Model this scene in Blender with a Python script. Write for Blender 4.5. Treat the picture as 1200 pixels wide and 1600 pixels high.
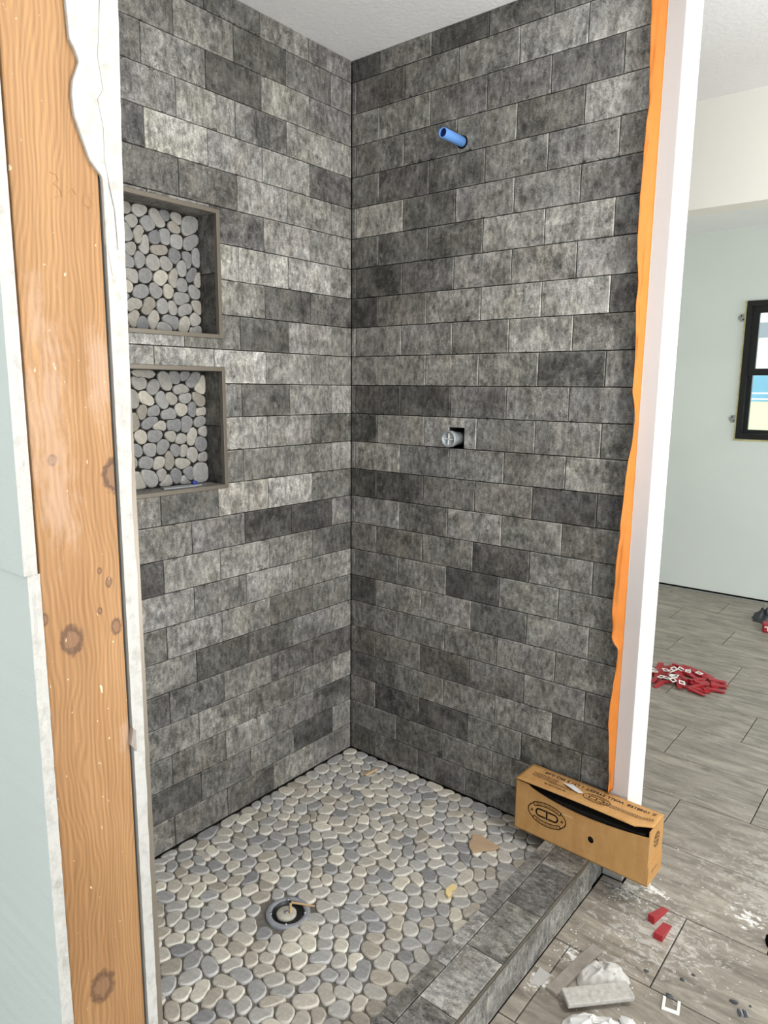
import bpy, bmesh, math, random
from mathutils import Vector, Matrix, Euler, noise

for o in list(bpy.data.objects):
    bpy.data.objects.remove(o)
scene = bpy.context.scene
COL = scene.collection

# ------------------------------------------------------------------ camera, world, lights, exposure
CAM = Vector((1.73412, -1.95047, 1.39179))
CROT = Euler((1.39856, -0.00954, 0.6816), 'XYZ')
FPX = 1113.93
cam_data = bpy.data.cameras.new('camera')
cam = bpy.data.objects.new('camera', cam_data)
COL.objects.link(cam)
cam.location = CAM
cam.rotation_euler = CROT
cam_data.sensor_fit = 'VERTICAL'
cam_data.sensor_height = 36.0
cam_data.lens = FPX / 1600 * 36.0
cam_data.clip_start = 0.01
scene.camera = cam

world = bpy.data.worlds.new('sky')
scene.world = world
world.use_nodes = True
wbg = world.node_tree.nodes['Background']
wbg.inputs['Color'].default_value = (0.78, 0.90, 1.0, 1)
wbg.inputs['Strength'].default_value = 2.2


def area(name, loc, size, size_y, power, target, color=(1, 1, 1)):
    d = bpy.data.lights.new(name, 'AREA')
    d.shape = 'RECTANGLE'
    d.size, d.size_y, d.energy, d.color = size, size_y, power, color
    o = bpy.data.objects.new(name, d)
    COL.objects.link(o)
    o.location = loc
    o.rotation_euler = (Vector(target) - Vector(loc)).to_track_quat('-Z', 'Y').to_euler()
    return o


area('window_daylight', (4.55, -2.0, 1.25), 2.8, 1.8, 46, (0.0, -2.0, 1.25), (0.98, 0.99, 1.0))
area('hall_window_daylight', (4.55, 2.3, 1.3), 1.6, 1.5, 60, (0.0, 2.3, 1.3), (0.96, 1.0, 0.99))
area('rear_window_daylight', (2.2, -4.75, 1.25), 2.6, 1.8, 20, (2.2, 0, 1.25), (1.0, 0.99, 0.97))
area('added_uplight', (2.35, -.85, .80), .5, .35, 38, (2.3, -.82, 3.0), (1.0, .98, .95))  # added fill light, aimed up to brighten the ceilings
scene.view_settings.view_transform = 'Standard'
scene.view_settings.look = 'None'
scene.view_settings.gamma = 1.0
scene.view_settings.use_curve_mapping = False
scene.view_settings.exposure = 0.2

# ------------------------------------------------------------------ helpers
random.seed(7)
R = random.Random(11)
ZF = -0.06          # room floor
ZC = 2.468          # ceiling


def srgb(r, g, b):
    f = lambda c: (c / 255 / 12.92) if c <= 10 else (((c / 255) + 0.055) / 1.055) ** 2.4
    return (f(r), f(g), f(b), 1.0)


def obj(name, mesh, material=None, parent=None, loc=(0, 0, 0), rot=(0, 0, 0)):
    o = bpy.data.objects.new(name, mesh)
    COL.objects.link(o)
    o.location = loc
    o.rotation_euler = rot
    if material is not None and mesh is not None and not mesh.materials:
        for m in (material if isinstance(material, (list, tuple)) else [material]):
            mesh.materials.append(m)
    if parent is not None:
        o.parent = parent
    return o


def tag(o, label=None, cat=None, group=None, kind=None):
    if label: o['label'] = label
    if cat: o['category'] = cat
    if group: o['group'] = group
    if kind: o['kind'] = kind
    return o


def empty(name, loc=(0, 0, 0), rot=(0, 0, 0), parent=None):
    o = bpy.data.objects.new(name, None)
    COL.objects.link(o)
    o.location = loc
    o.rotation_euler = rot
    o.empty_display_size = 0.05
    if parent is not None: o.parent = parent
    return o


def pydata(name, verts, faces, smooth=False):
    m = bpy.data.meshes.new(name)
    m.from_pydata([tuple(v) for v in verts], [], faces)
    m.update()
    if smooth:
        m.polygons.foreach_set('use_smooth', [True] * len(m.polygons))
    return m


class MB:
    def __init__(s):
        s.v, s.f, s.mi = [], [], []

    def add(s, verts, faces, mi=0):
        b = len(s.v)
        s.v += [tuple(v) for v in verts]
        s.f += [[i + b for i in f] for f in faces]
        s.mi += [mi] * len(faces)
        return s

    def box(s, x0, x1, y0, y1, z0, z1, mi=0):
        v = [(x0, y0, z0), (x1, y0, z0), (x1, y1, z0), (x0, y1, z0), (x0, y0, z1), (x1, y0, z1), (x1, y1, z1), (x0, y1, z1)]
        return s.add(v, [[0, 3, 2, 1], [4, 5, 6, 7], [0, 1, 5, 4], [1, 2, 6, 5], [2, 3, 7, 6], [3, 0, 4, 7]], mi)

    def lathe(s, prof, axis='z', c=(0, 0, 0), n=24, mi=0, cap=False):
        vs, fs = [], []
        for r, h in prof:
            for k in range(n):
                a = 2 * math.pi * k / n
                p = (r * math.cos(a), r * math.sin(a), h)
                if axis == 'y': p = (p[0], h, p[1])
                if axis == 'x': p = (h, p[0], p[1])
                vs.append((p[0] + c[0], p[1] + c[1], p[2] + c[2]))
        for j in range(len(prof) - 1):
            for k in range(n):
                fs.append([j * n + k, j * n + (k + 1) % n, (j + 1) * n + (k + 1) % n, (j + 1) * n + k])
        if cap:
            fs.append(list(range(n))[::-1]); fs.append([(len(prof) - 1) * n + k for k in range(n)])
        return s.add(vs, fs, mi)

    def tube(s, pts, r, n=8, mi=0, closed=False):
        pts = [Vector(p) for p in pts]
        vs, fs = [], []
        m = len(pts)
        for i, p in enumerate(pts):
            if closed: t = pts[(i + 1) % m] - pts[i - 1]
            else: t = pts[min(i + 1, m - 1)] - pts[max(i - 1, 0)]
            t.normalize()
            a = t.orthogonal().normalized() if abs(t.z) > .95 else t.cross(Vector((0, 0, 1))).normalized()
            b = t.cross(a)
            for k in range(n):
                w = 2 * math.pi * k / n
                vs.append(p + (a * math.cos(w) + b * math.sin(w)) * r)
        for i in range(m if closed else m - 1):
            j = (i + 1) % m
            for k in range(n):
                fs.append([i * n + k, i * n + (k + 1) % n, j * n + (k + 1) % n, j * n + k])
        if not closed:
            fs.append(list(range(n))[::-1]); fs.append([(m - 1) * n + k for k in range(n)])
        return s.add(vs, fs, mi)

    def prism(s, poly, axis, a0, a1, mi=0):
        """extrude a 2-D polygon; axis 'x': poly=(y,z); 'y': (x,z); 'z': (x,y)"""
        def P(u, v, a):
            return {'x': (a, u, v), 'y': (u, a, v), 'z': (u, v, a)}[axis]
        n = len(poly)
        vs = [P(u, v, a0) for u, v in poly] + [P(u, v, a1) for u, v in poly]
        fs = [list(range(n))[::-1], list(range(n, 2 * n))]
        fs += [[k, (k + 1) % n, n + (k + 1) % n, n + k] for k in range(n)]
        return s.add(vs, fs, mi)

    def mesh(s, name, smooth=False, fix=True):
        m = pydata(name, s.v, s.f, smooth)
        m.polygons.foreach_set('material_index', s.mi)
        if fix:
            b = bmesh.new(); b.from_mesh(m)
            bmesh.ops.recalc_face_normals(b, faces=b.faces)
            b.to_mesh(m); b.free()
        return m


def bevel(o, w, seg=2):
    md = o.modifiers.new('bevel', 'BEVEL'); md.width = w; md.segments = seg; md.limit_method = 'ANGLE'
    return o


# ------------------------------------------------------------------ material helper
class NT:
    def __init__(s, name, rough=0.6, spec=0.4):
        s.m = bpy.data.materials.new(name)
        s.m.use_nodes = True
        s.t = s.m.node_tree
        s.b = s.t.nodes['Principled BSDF']
        s.b.inputs['Roughness'].default_value = rough
        s.b.inputs['Specular IOR Level'].default_value = spec

    def n(s, typ, **kw):
        nd = s.t.nodes.new(typ)
        for k, v in kw.items():
            if k.startswith('i_'):
                key = k[2:]
                key = int(key) if key.isdigit() else key.replace('_', ' ')
                if hasattr(v, 'is_output') or isinstance(v, bpy.types.NodeSocket): s.t.links.new(v, nd.inputs[key])
                else: nd.inputs[key].default_value = v
            else: setattr(nd, k, v)
        return nd

    def l(s, a, b): s.t.links.new(a, b)

    def coord(s, which='Object'): return s.n('ShaderNodeTexCoord').outputs[which]

    def map(s, vec, scale=(1, 1, 1), loc=(0, 0, 0), rot=(0, 0, 0)):
        return s.n('ShaderNodeMapping', i_Vector=vec, i_Scale=scale, i_Location=loc, i_Rotation=rot).outputs[0]

    def noise(s, vec, scale, detail=4, rough=.55, dist=0):
        return s.n('ShaderNodeTexNoise', i_Vector=vec, i_Scale=scale, i_Detail=detail, i_Roughness=rough, i_Distortion=dist).outputs[0]

    def mr(s, v, a, b, c, d, smooth=False):
        nd = s.n('ShaderNodeMapRange', i_0=v, i_1=a, i_2=b, i_3=c, i_4=d)
        if smooth: nd.interpolation_type = 'SMOOTHSTEP'
        return nd.outputs[0]

    def math(s, op, a, b=0.0, c=None):
        nd = s.t.nodes.new('ShaderNodeMath'); nd.operation = op
        for i, v in enumerate((a, b, c)):
            if v is None: continue
            if isinstance(v, bpy.types.NodeSocket): s.l(v, nd.inputs[i])
            else: nd.inputs[i].default_value = v
        return nd.outputs[0]

    def mix(s, f, a, b, mode='MIX'):
        nd = s.t.nodes.new('ShaderNodeMix'); nd.data_type = 'RGBA'; nd.blend_type = mode
        for i, v in ((0, f), (6, a), (7, b)):
            if isinstance(v, bpy.types.NodeSocket): s.l(v, nd.inputs[i])
            else: nd.inputs[i].default_value = v
        return nd.outputs[2]

    def scale(s, col, v):
        nd = s.t.nodes.new('ShaderNodeVectorMath'); nd.operation = 'SCALE'
        if isinstance(col, bpy.types.NodeSocket): s.l(col, nd.inputs[0])
        else: nd.inputs[0].default_value = col[:3]
        if isinstance(v, bpy.types.NodeSocket): s.l(v, nd.inputs['Scale'])
        else: nd.inputs['Scale'].default_value = v
        return nd.outputs[0]

    def sep(s, vec):
        nd = s.n('ShaderNodeSeparateXYZ', i_0=vec); return nd.outputs

    def dist2(s, vec, c, sc):
        """distance from c after scaling each axis"""
        nd = s.t.nodes.new('ShaderNodeVectorMath'); nd.operation = 'SUBTRACT'
        s.l(vec, nd.inputs[0]); nd.inputs[1].default_value = c
        n2 = s.t.nodes.new('ShaderNodeVectorMath'); n2.operation = 'MULTIPLY'
        s.l(nd.outputs[0], n2.inputs[0]); n2.inputs[1].default_value = sc
        n3 = s.t.nodes.new('ShaderNodeVectorMath'); n3.operation = 'LENGTH'
        s.l(n2.outputs[0], n3.inputs[0]); return n3.outputs['Value']

    def color(s, c):
        if isinstance(c, bpy.types.NodeSocket): s.l(c, s.b.inputs['Base Color'])
        else: s.b.inputs['Base Color'].default_value = c
        return s

    def bump(s, h, strength=.3, dist=.002):
        nd = s.n('ShaderNodeBump', i_Height=h); nd.inputs['Strength'].default_value = strength
        nd.inputs['Distance'].default_value = dist
        s.l(nd.outputs[0], s.b.inputs['Normal']); return s


def plain(name, c, rough=.6, spec=.4, metal=0, var=0.06, vs=30, bump=0):
    t = NT(name, rough, spec)
    t.b.inputs['Metallic'].default_value = metal
    v = t.noise(t.coord(), vs, 4)
    t.color(t.scale(c, t.mr(v, .25, .75, 1 - var, 1 + var)))
    if bump: t.bump(v, .4, bump)
    return t.m


# --- wall tile: colour per object (object colour), texture placed at random per tile
def make_tile_mat(name, hx=.1005, hz=.049):
    t = NT(name, .55, .35)
    info = t.n('ShaderNodeObjectInfo')
    co = t.coord()
    off = t.n('ShaderNodeCombineXYZ', i_0=t.math('MULTIPLY', info.outputs['Random'], 37.0), i_1=t.math('MULTIPLY', info.outputs['Random'], 91.0), i_2=t.math('MULTIPLY', info.outputs['Random'], 53.0)).outputs[0]
    add = t.n('ShaderNodeVectorMath'); t.l(co, add.inputs[0]); t.l(off, add.inputs[1])
    p = add.outputs[0]
    con = info.outputs['Alpha']
    cloud = t.noise(p, 12, 6, .68, .7)
    streak = t.noise(t.map(p, (1.0, 1.0, .42)), 85, 5, .68)
    fine = t.noise(p, 260, 3, .65)
    pits = t.noise(p, 46, 5, .68, .3)
    stain = t.noise(p, 7.5, 6, .7, 1.6)
    v = t.math('ADD', t.math('MULTIPLY', t.mr(cloud, .36, .64, -.66, .66), con), 1.0)
    v = t.math('MULTIPLY', v, t.mr(streak, .34, .66, .50, 1.55))
    v = t.math('MULTIPLY', v, t.mr(fine, .34, .66, .68, 1.32))
    v = t.math('MULTIPLY', v, t.mr(pits, .57, .67, 1.0, .48))
    v = t.math('ADD', v, t.math('MULTIPLY', t.mr(stain, .50, .64, 0, .75), con))
    sp = t.math('MULTIPLY', t.mr(t.noise(p, 64, 7, .78, .8), .54, .63, 0, 1.0), con)
    v = t.math('ADD', v, sp)
    v = t.math('MULTIPLY', t.math('MAXIMUM', v, .12), .84)
    # worn edges: a thin lighter rim and dark chips along the long edges
    xyz = t.sep(co)
    dz = t.math('SUBTRACT', hz, t.math('ABSOLUTE', xyz[2]))
    dx = t.math('SUBTRACT', hx, t.math('ABSOLUTE', xyz[0]))
    de = t.math('MINIMUM', dx, dz)
    wob = t.mr(t.noise(p, 120, 3, .6), .3, .7, -.0022, .0022)
    rim = t.mr(t.math('ADD', de, wob), .0006, .0042, .55, 0)
    v = t.math('ADD', v, t.math('MULTIPLY', rim, t.mr(t.noise(p, 26, 3), .42, .56, 0, 1)))
    chip = t.mr(t.math('ADD', dz, t.mr(t.noise(p, 34, 4, .7), .54, .70, .004, -.010)), -.004, .0008, 1, 0)
    v = t.math('MULTIPLY', v, t.math('SUBTRACT', 1.0, t.math('MULTIPLY', chip, .72)))
    tint = t.mix(t.mr(t.noise(p, 11, 3), .45, .65, 0, .35), (1, 1, 1, 1), (1.0, .93, .80, 1))
    c = t.mix(1.0, info.outputs['Color'], tint, 'MULTIPLY')
    t.color(t.scale(c, v))
    t.bump(t.math('ADD', streak, t.math('MULTIPLY', fine, .5)), .35, .0012)
    t.l(t.mr(cloud, .3, .7, .48, .66), t.b.inputs['Roughness'])
    return t.m


M = {}
M['tile'] = make_tile_mat('wall_tile_glaze')
M['tile2'] = make_tile_mat('cut_tile_glaze', 1.0, 1.0)
M['grout'] = plain('dark_thinset', srgb(40, 39, 37), .9, .1, var=.2, vs=60)
M['trim'] = plain('bronze_grey_trim', srgb(128, 120, 108), .42, .5, metal=.35, var=.05)
M['black'] = plain('cavity_black', srgb(10, 10, 10), .9, .05)
M['board'] = plain('backer_board', srgb(150, 150, 146), .9, .1, var=.1)


def paint(name, c, tex=180, strength=.15, rough=.6):
    t = NT(name, rough, .3)
    co = t.coord()
    a = t.noise(co, tex, 3, .6)
    b = t.noise(co, 1.7, 3)
    t.color(t.scale(c, t.mr(b, .3, .7, .97, 1.03)))
    t.bump(a, strength, .003)
    return t.m


M['green'] = paint('pale_green_paint', srgb(212, 220, 216), 140, .12)
M['ceil'] = paint('ceiling_paint', srgb(244, 244, 244), 60, .75, .8)
M['white'] = paint('white_paint', srgb(232, 230, 227), 90, .08)
M['white_shade'] = paint('shaded_white_paint', srgb(196, 190, 187), 60, .12)  # darker copy of the white paint, shade put into the colour
M['cream'] = paint('cream_paint', srgb(240, 237, 228), 140, .12)
M['farwall'] = paint('far_wall_paint', srgb(222, 228, 224), 140, .1)


def gypsum():
    t = NT('white_gypsum', .9, .1)
    co = t.coord()
    a = t.noise(co, 60, 6, .7)
    b = t.noise(t.map(co, (1, 1, .25)), 28, 5, .65, 1.0)
    c = t.mix(t.mr(a, .5, .72, 0, .5), srgb(184, 182, 177), srgb(138, 132, 122))
    c = t.mix(t.mr(b, .68, .74, 0, .5), c, srgb(142, 132, 118))
    t.color(c); t.bump(a, .8, .003)
    return t.m


M['gyp'] = gypsum()


def wood():
    t = NT('pine_stud_wood', .62, .3)
    co = t.coord()
    g = t.coord('Generated')
    p = t.map(co, (1, 1, .07))
    warp = t.noise(t.map(co, (1, 1, .35)), 9, 3, .5)
    xyz = t.sep(co)
    # cathedral grain: rings around a far, slowly bending axis
    u = t.math('ADD', t.math('MULTIPLY', xyz[1], 95.0), t.math('MULTIPLY', warp, 9.0))
    ring = t.math('SINE', t.math('ADD', t.math('MULTIPLY', t.math('POWER', t.math('ABSOLUTE', t.math('ADD', t.math('MULTIPLY', u, .35), 0.6)), 1.6), 2.2), t.math('MULTIPLY', xyz[2], 7.0)))
    gr = t.noise(t.map(co, (120, 420, 5)), 1.0, 4, .6)
    v = t.math('ADD', t.mr(ring, -1, 1, .84, 1.07), t.mr(gr, .3, .7, -.14, .14))
    base = t.mix(t.mr(t.noise(t.map(co, (1, 1, .3)), 12, 3), .35, .65, 0, 1), srgb(164, 125, 85), srgb(147, 108, 70))
    c = t.scale(base, v)
    # lower part a little browner (weathered) ; knots and dark marks
    for (y, z, r, k) in ((-1.598, 1.127, .0105, .62), (-1.590, .701, .013, .62), (-1.606, 1.318, .004, .5), (-1.5395, 1.296, .011, .7), (-1.547, 1.128, .006, .6), (-1.553, 1.18, .0035, .6), (-1.625, 1.155, .004, .5), (-1.565, 1.15, .0025, .6), (-1.563, 1.195, .0025, .6)):
        d = t.dist2(co, (0, y, z), (0, 1, .72))
        dn = t.math('ADD', d, t.mr(t.noise(co, 130, 2), .3, .7, -r * .22, r * .22))
        ringm = t.math('MULTIPLY', t.mr(dn, r * .55, r * .85, 0, 1, True), t.mr(dn, r * .95, r * 1.35, 1, 0, True))
        c = t.mix(t.math('MULTIPLY', t.mr(dn, r * .7, r * 1.0, 1, 0, True), .75), c, srgb(122, 92, 70))
        c = t.mix(t.math('MULTIPLY', ringm, k), c, srgb(62, 44, 40))
    # dried plaster film rubbed on the wood
    film = 0.0
    for (y, z, ry, sz) in ((-1.606, 1.37, .028, .3), (-1.600, 1.27, .026, .5), (-1.612, 1.46, .012, .25), (-1.545, 1.40, .018, .25), (-1.542, .99, .012, .5)):
        d = t.dist2(co, (0, y, z), (0, 1 / ry, sz / ry))
        m = t.mr(t.math('ADD', d, t.mr(t.noise(t.map(co, (1, 1, .4)), 55, 5, .7), .3, .7, -.7, .7)), .2, 1.2, .26, 0, True)
        film = m if film == 0.0 else t.math('MAXIMUM', film, m)
    c = t.mix(film, c, srgb(200, 176, 160))
    speck = t.mr(t.noise(t.map(co, (1, 1, .6)), 170, 2, .5), .73, .76, 0, .8)
    c = t.mix(speck, c, srgb(222, 200, 170))
    t.color(c)
    t.bump(gr, .2, .001)
    return t.m


M['wood'] = wood()


def floor_tile_mat():
    t = NT('stone_look_floor_tile', .42, .4)
    info = t.n('ShaderNodeObjectInfo')
    co = t.coord()
    off = t.n('ShaderNodeCombineXYZ', i_0=t.math('MULTIPLY', info.outputs['Random'], 37.0), i_1=t.math('MULTIPLY', info.outputs['Random'], 91.0), i_2=0.0).outputs[0]
    add = t.n('ShaderNodeVectorMath'); t.l(co, add.inputs[0]); t.l(off, add.inputs[1])
    p = add.outputs[0]
    vein = t.noise(t.map(p, (1.0, 4.2, 1), rot=(0, 0, .12)), 5.5, 7, .66, .9)
    fine = t.noise(t.map(p, (1.0, 3.0, 1)), 45, 4, .65)
    cloud = t.noise(p, 6, 4)
    c = t.mix(t.mr(vein, .34, .66, 0, 1), srgb(114, 107, 98), srgb(164, 156, 144))
    c = t.scale(c, t.math('MULTIPLY', t.mr(fine, .3, .7, .86, 1.12), t.mr(cloud, .3, .7, .94, 1.06)))
    # plaster dust trodden into the tiles, in patches (world position)
    w = t.n('ShaderNodeNewGeometry').outputs['Position']
    n1 = t.noise(t.map(w, (1, 1.6, 1)), 34, 6, .75, .6)
    dust = None
    for (x, y, r, k) in ((1.09, -.36, .055, 1.0), (1.12, -.03, .09, .6), (1.18, .02, .06, .95), (1.42, .075, .075, 1.0), (1.07, -.5, .06, .85), (1.25, -.15, .3, .35), (1.5, .25, .5, .25)):
        d = t.dist2(w, (x, y, ZF), (1 / r, 1 / r, 0))
        thr = t.math('SUBTRACT', n1, t.mr(d, 0, 1.25, .42, .70))
        m = t.math('MULTIPLY', t.math('MULTIPLY', t.mr(thr, 0, .07, 0, k), t.mr(d, .9, 1.3, 1, 0)), 1.0)
        dust = m if dust is None else t.math('MAXIMUM', dust, m)
    c = t.mix(dust, c, srgb(232, 230, 226))
    t.color(c)
    t.l(t.mr(dust, 0, 1, .42, .9), t.b.inputs['Roughness'])
    t.bump(fine, .12, .001)
    return t.m


M['floortile'] = floor_tile_mat()


def pebble_mat():
    t = NT('sliced_pebble_stone', .6, .35)
    at = t.n('ShaderNodeAttribute', attribute_name='Col')
    co = t.coord()
    a = t.noise(co, 55, 5, .65, .4)
    b = t.noise(co, 300, 3, .6)
    v = t.math('MULTIPLY', t.mr(a, .3, .7, .82, 1.18), t.mr(b, .3, .7, .92, 1.08))
    vein = t.noise(t.map(co, (1, 1.7, 1), rot=(0, 0, .7)), 26, 4, .6, 1.6)
    vm = t.math('MULTIPLY', t.mr(t.math('ABSOLUTE', t.math('SUBTRACT', vein, .5)), 0, .012, 1, 0), .22)
    c = t.mix(vm, t.scale(at.outputs['Color'], v), srgb(225, 220, 212))
    t.color(c)
    return t.m


M['pebble'] = pebble_mat()


def cardboard():
    t = NT('brown_cardboard', .75, .2)
    co = t.coord()
    a = t.noise(t.map(co, (3, 1, 1)), 14, 5, .6)
    b = t.noise(t.map(co, (2, 120, 120)), 3, 3)
    c = t.mix(t.mr(a, .3, .7, 0, 1), srgb(196, 152, 98), srgb(182, 136, 82))
    t.color(t.scale(c, t.mr(b, .3, .7, .95, 1.04)))
    return t.m


M['card'] = cardboard()
M['ink'] = plain('printed_ink', srgb(30, 19, 10), .8, .1, var=.1)
M['inkfade'] = plain('faded_printed_ink', srgb(72, 58, 54), .8, .1, var=.1)
M['orange'] = plain('orange_membrane', srgb(204, 122, 50), .55, .3, var=.07, vs=18, bump=.0015)
M['red'] = plain('red_plastic', srgb(158, 30, 38), .42, .5, var=.06)
M['whiteplastic'] = plain('white_plastic', srgb(228, 226, 222), .4, .5, var=.03)
M['dusty'] = plain('dust_covered_grey', srgb(176, 172, 166), .9, .1, var=.22, vs=90, bump=.002)
M['greywood'] = plain('greyed_board', srgb(146, 138, 130), .85, .15, var=.2, vs=45, bump=.001)
M['cloth'] = plain('dusty_white_cloth', srgb(196, 193, 188), .9, .1, var=.1, vs=60)
M['bag'] = plain('crumpled_white_paper', srgb(214, 213, 211), .75, .2, var=.04)
M['steel'] = plain('galvanised_steel', srgb(172, 175, 178), .35, .5, metal=.7, var=.08)
M['chrome'] = plain('dull_chrome', srgb(192, 196, 198), .28, .5, metal=.75, var=.04)
M['pvc'] = plain('blue_plastic_pipe', srgb(112, 166, 238), .35, .5, var=.05)
M['pvcdark'] = plain('pipe_bore_blue', srgb(14, 34, 90), .6, .3)
M['frame'] = plain('black_window_frame', srgb(16, 17, 19), .35, .5, var=.05)
M['foam'] = plain('yellow_spray_foam', srgb(222, 214, 160), .9, .1, var=.15, vs=80, bump=.003)
M['darkgrey'] = plain('dark_grey_plastic', srgb(66, 70, 76), .5, .4, var=.1)
M['ringgrey'] = plain('grey_drain_plastic', srgb(150, 152, 158), .45, .4, var=.15, vs=60)
M['wooden'] = plain('pale_wood_sliver', srgb(214, 182, 138), .7, .2, var=.1)
M['blue'] = plain('blue_plastic', srgb(40, 58, 150), .4, .5)
M['shard'] = plain('tan_stone_shard', srgb(186, 160, 132), .7, .25, var=.08)
M['grass'] = plain('lawn_grass', srgb(196, 202, 150), .9, .1, var=.2, vs=4)
M['hill'] = plain('distant_blue_hills', srgb(112, 160, 176), .9, .1, var=.12, vs=.3)
M['house'] = plain('pale_siding', srgb(236, 232, 220), .8, .2, var=.02)
M['housewin'] = plain('house_window_grey', srgb(140, 145, 150), .4, .4)
M['crack'] = plain('hairline_crack', srgb(118, 113, 106), .9, .1)
M['pencil'] = plain('pencil_mark', srgb(176, 136, 98), .9, .1)
g = NT('clear_pane', .05, .5)
mixn = g.n('ShaderNodeMixShader'); tr = g.n('ShaderNodeBsdfTransparent'); gl = g.n('ShaderNodeBsdfGlossy')
gl.inputs['Roughness'].default_value = .02
mixn.inputs[0].default_value = .06
g.l(tr.outputs[0], mixn.inputs[1]); g.l(gl.outputs[0], mixn.inputs[2])
g.l(mixn.outputs[0], g.t.nodes['Material Output'].inputs[0])
M['glass'] = g.m

# ------------------------------------------------------------------ structure: room shell
def struct(name, mb, mat, label, parent=None, cat=None, fix=True):
    o = obj(name, mb.mesh(name, fix=fix), mat, parent)
    if parent is None: tag(o, label, cat, kind='structure')
    return o


floor = struct('floor', MB().box(-1.05, 4.6, -4.8, 3.44, ZF - .12, ZF - .012), M['grout'], 'grey stone-look tile floor of the room beyond the shower', cat='floor')
ceiling = struct('ceiling', MB().box(-1.17, 4.75, -4.95, 3.6, ZC, ZC + .1), M['ceil'], 'white textured ceiling above the shower and hall', cat='ceiling')


def holed_wall(axis, a0, a1, b0, b1, z0, z1, holes):
    """wall slab between a0..a1 across `axis`, spanning b0..b1 and z0..z1, with rectangular holes (b0,b1,z0,z1)"""
    mb = MB()
    bs = sorted({b0, b1, *[h[0] for h in holes], *[h[1] for h in holes]})
    zs = sorted({z0, z1, *[h[2] for h in holes], *[h[3] for h in holes]})
    for i in range(len(bs) - 1):
        for j in range(len(zs) - 1):
            cb, cz = (bs[i] + bs[i + 1]) / 2, (zs[j] + zs[j + 1]) / 2
            if any(h[0] < cb < h[1] and h[2] < cz < h[3] for h in holes): continue
            if axis == 'x': mb.box(a0, a1, bs[i], bs[i + 1], zs[j], zs[j + 1])
            else: mb.box(bs[i], bs[i + 1], a0, a1, zs[j], zs[j + 1])
    return mb


N1 = (-.945, -.572, 1.530, 1.891)
N2 = (-.945, -.567, 1.086, 1.448)
wall_left = struct('wall_left', holed_wall('x', -.13, -.0085, -1.523, .12, ZF, ZC, [N1, N2]), M['grout'], 'tiled left shower wall with two pebble-backed niches', cat='wall', fix=False)
VH = (.424, .485, 1.2, 1.268)
wall_right = struct('wall_right', holed_wall('y', .0085, .12, -.13, 1.03, ZF, ZC, [VH, (.432, .464, 2.114, 2.146)]), M['grout'], 'tiled right shower wall with pipe stub and valve', cat='wall', fix=False)
wall_far = struct('wall_far', holed_wall('y', 3.44, 3.56, -1.05, 4.6, ZF + .012, ZC, [(.50, 1.40, 1.07, 1.992)]), M['farwall'], 'pale grey green wall at the far end of the hall', cat='wall', fix=False)
wall_hall = struct('wall_hall', holed_wall('x', 4.6, 4.72, -4.8, 3.44, ZF, ZC, [(-3.4, -.6, .35, 2.15), (1.5, 3.1, .55, 2.05)]), M['cream'], 'cream side wall with windows out of view on the right', cat='wall', fix=False)
wall_rear = struct('wall_rear', holed_wall('y', -4.92, -4.8, -1.05, 4.72, ZF, ZC, [(.9, 3.5, .35, 2.15)]), M['cream'], 'cream wall behind the camera', cat='wall', fix=False)
wall_side = struct('wall_side', MB().box(-1.17, -1.05, -4.8, 3.56, ZF, ZC), M['cream'], 'cream wall beyond the left end of the room', cat='wall')
wall_header = struct('wall_header', holed_wall('y', 1.054, 1.17, -1.05, 4.6, ZF, ZC, [(.45, 3.4, ZF, 2.08)]), M['cream'], 'cream wall header above the wide hall opening', cat='wall', fix=False)

# room floor tiles (parts of the floor)
FT_W, FT_L, GAP = .3003, .605, .0035
JX = {-1: 1.078, 0: 1.288, 1: 1.49, 2: 1.09, 3: 1.32, 4: .933, 5: 1.155, 6: .75, 7: .956, 8: .563, 9: .781, 10: .385, 11: .602, 12: .8}
mesh_cache = {}


def slab_mesh(w, h, t, bev=.0012):
    k = (round(w, 4), round(h, 4), t)
    if k not in mesh_cache:
        vs = []
        for (i, z) in ((0, 0), (0, t - bev), (bev, t)):
            vs += [(-w / 2 + i, -h / 2 + i, z), (w / 2 - i, -h / 2 + i, z), (w / 2 - i, h / 2 - i, z), (-w / 2 + i, h / 2 - i, z)]
        fs = [[8, 9, 10, 11]]
        for r in (0, 4):
            fs += [[r + q, r + (q + 1) % 4, r + 4 + (q + 1) % 4, r + 4 + q] for q in range(4)]
        mesh_cache[k] = pydata('floor_tile', vs, fs)
    return mesh_cache[k]


for k in range(-15, 13):
    y0 = -.337 + k * FT_W
    y1 = min(y0 + FT_W, 3.436)
    if y1 - y0 < .02: continue
    jx = JX.get(k, 1.078 + .2 * (k + 1))
    xmin = 1.034 if y0 < .0 else .0
    xmax = 4.59
    n0 = math.floor((xmin - jx) / FT_L)
    x = jx + n0 * FT_L
    while x < xmax:
        x0, x1 = max(x, xmin), min(x + FT_L, xmax)
        ya, yb = y0, y1
        if -.04 < y0 < .1: pass
        if x1 - x0 > .02:
            if x0 < 1.09 and y0 < .15 and y1 > .0:      # run into the wall end: start behind it
                if y1 < .16: x0 = max(x0, 1.034 if y1 < .1 else 1.1)
                else: x0 = max(x0, 1.095)
            if x1 - x0 > .02:
                w, h = x1 - x0 - GAP, yb - ya - GAP
                obj('floor_tile', slab_mesh(w, h, .012), M['floortile'], floor, ((x0 + x1) / 2, (ya + yb) / 2, ZF - .012))
        x += FT_L

obj('floor_tile', slab_mesh(.058, .026, .012), M['floortile'], floor, (1.0645, -.0215, ZF - .012))
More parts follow.
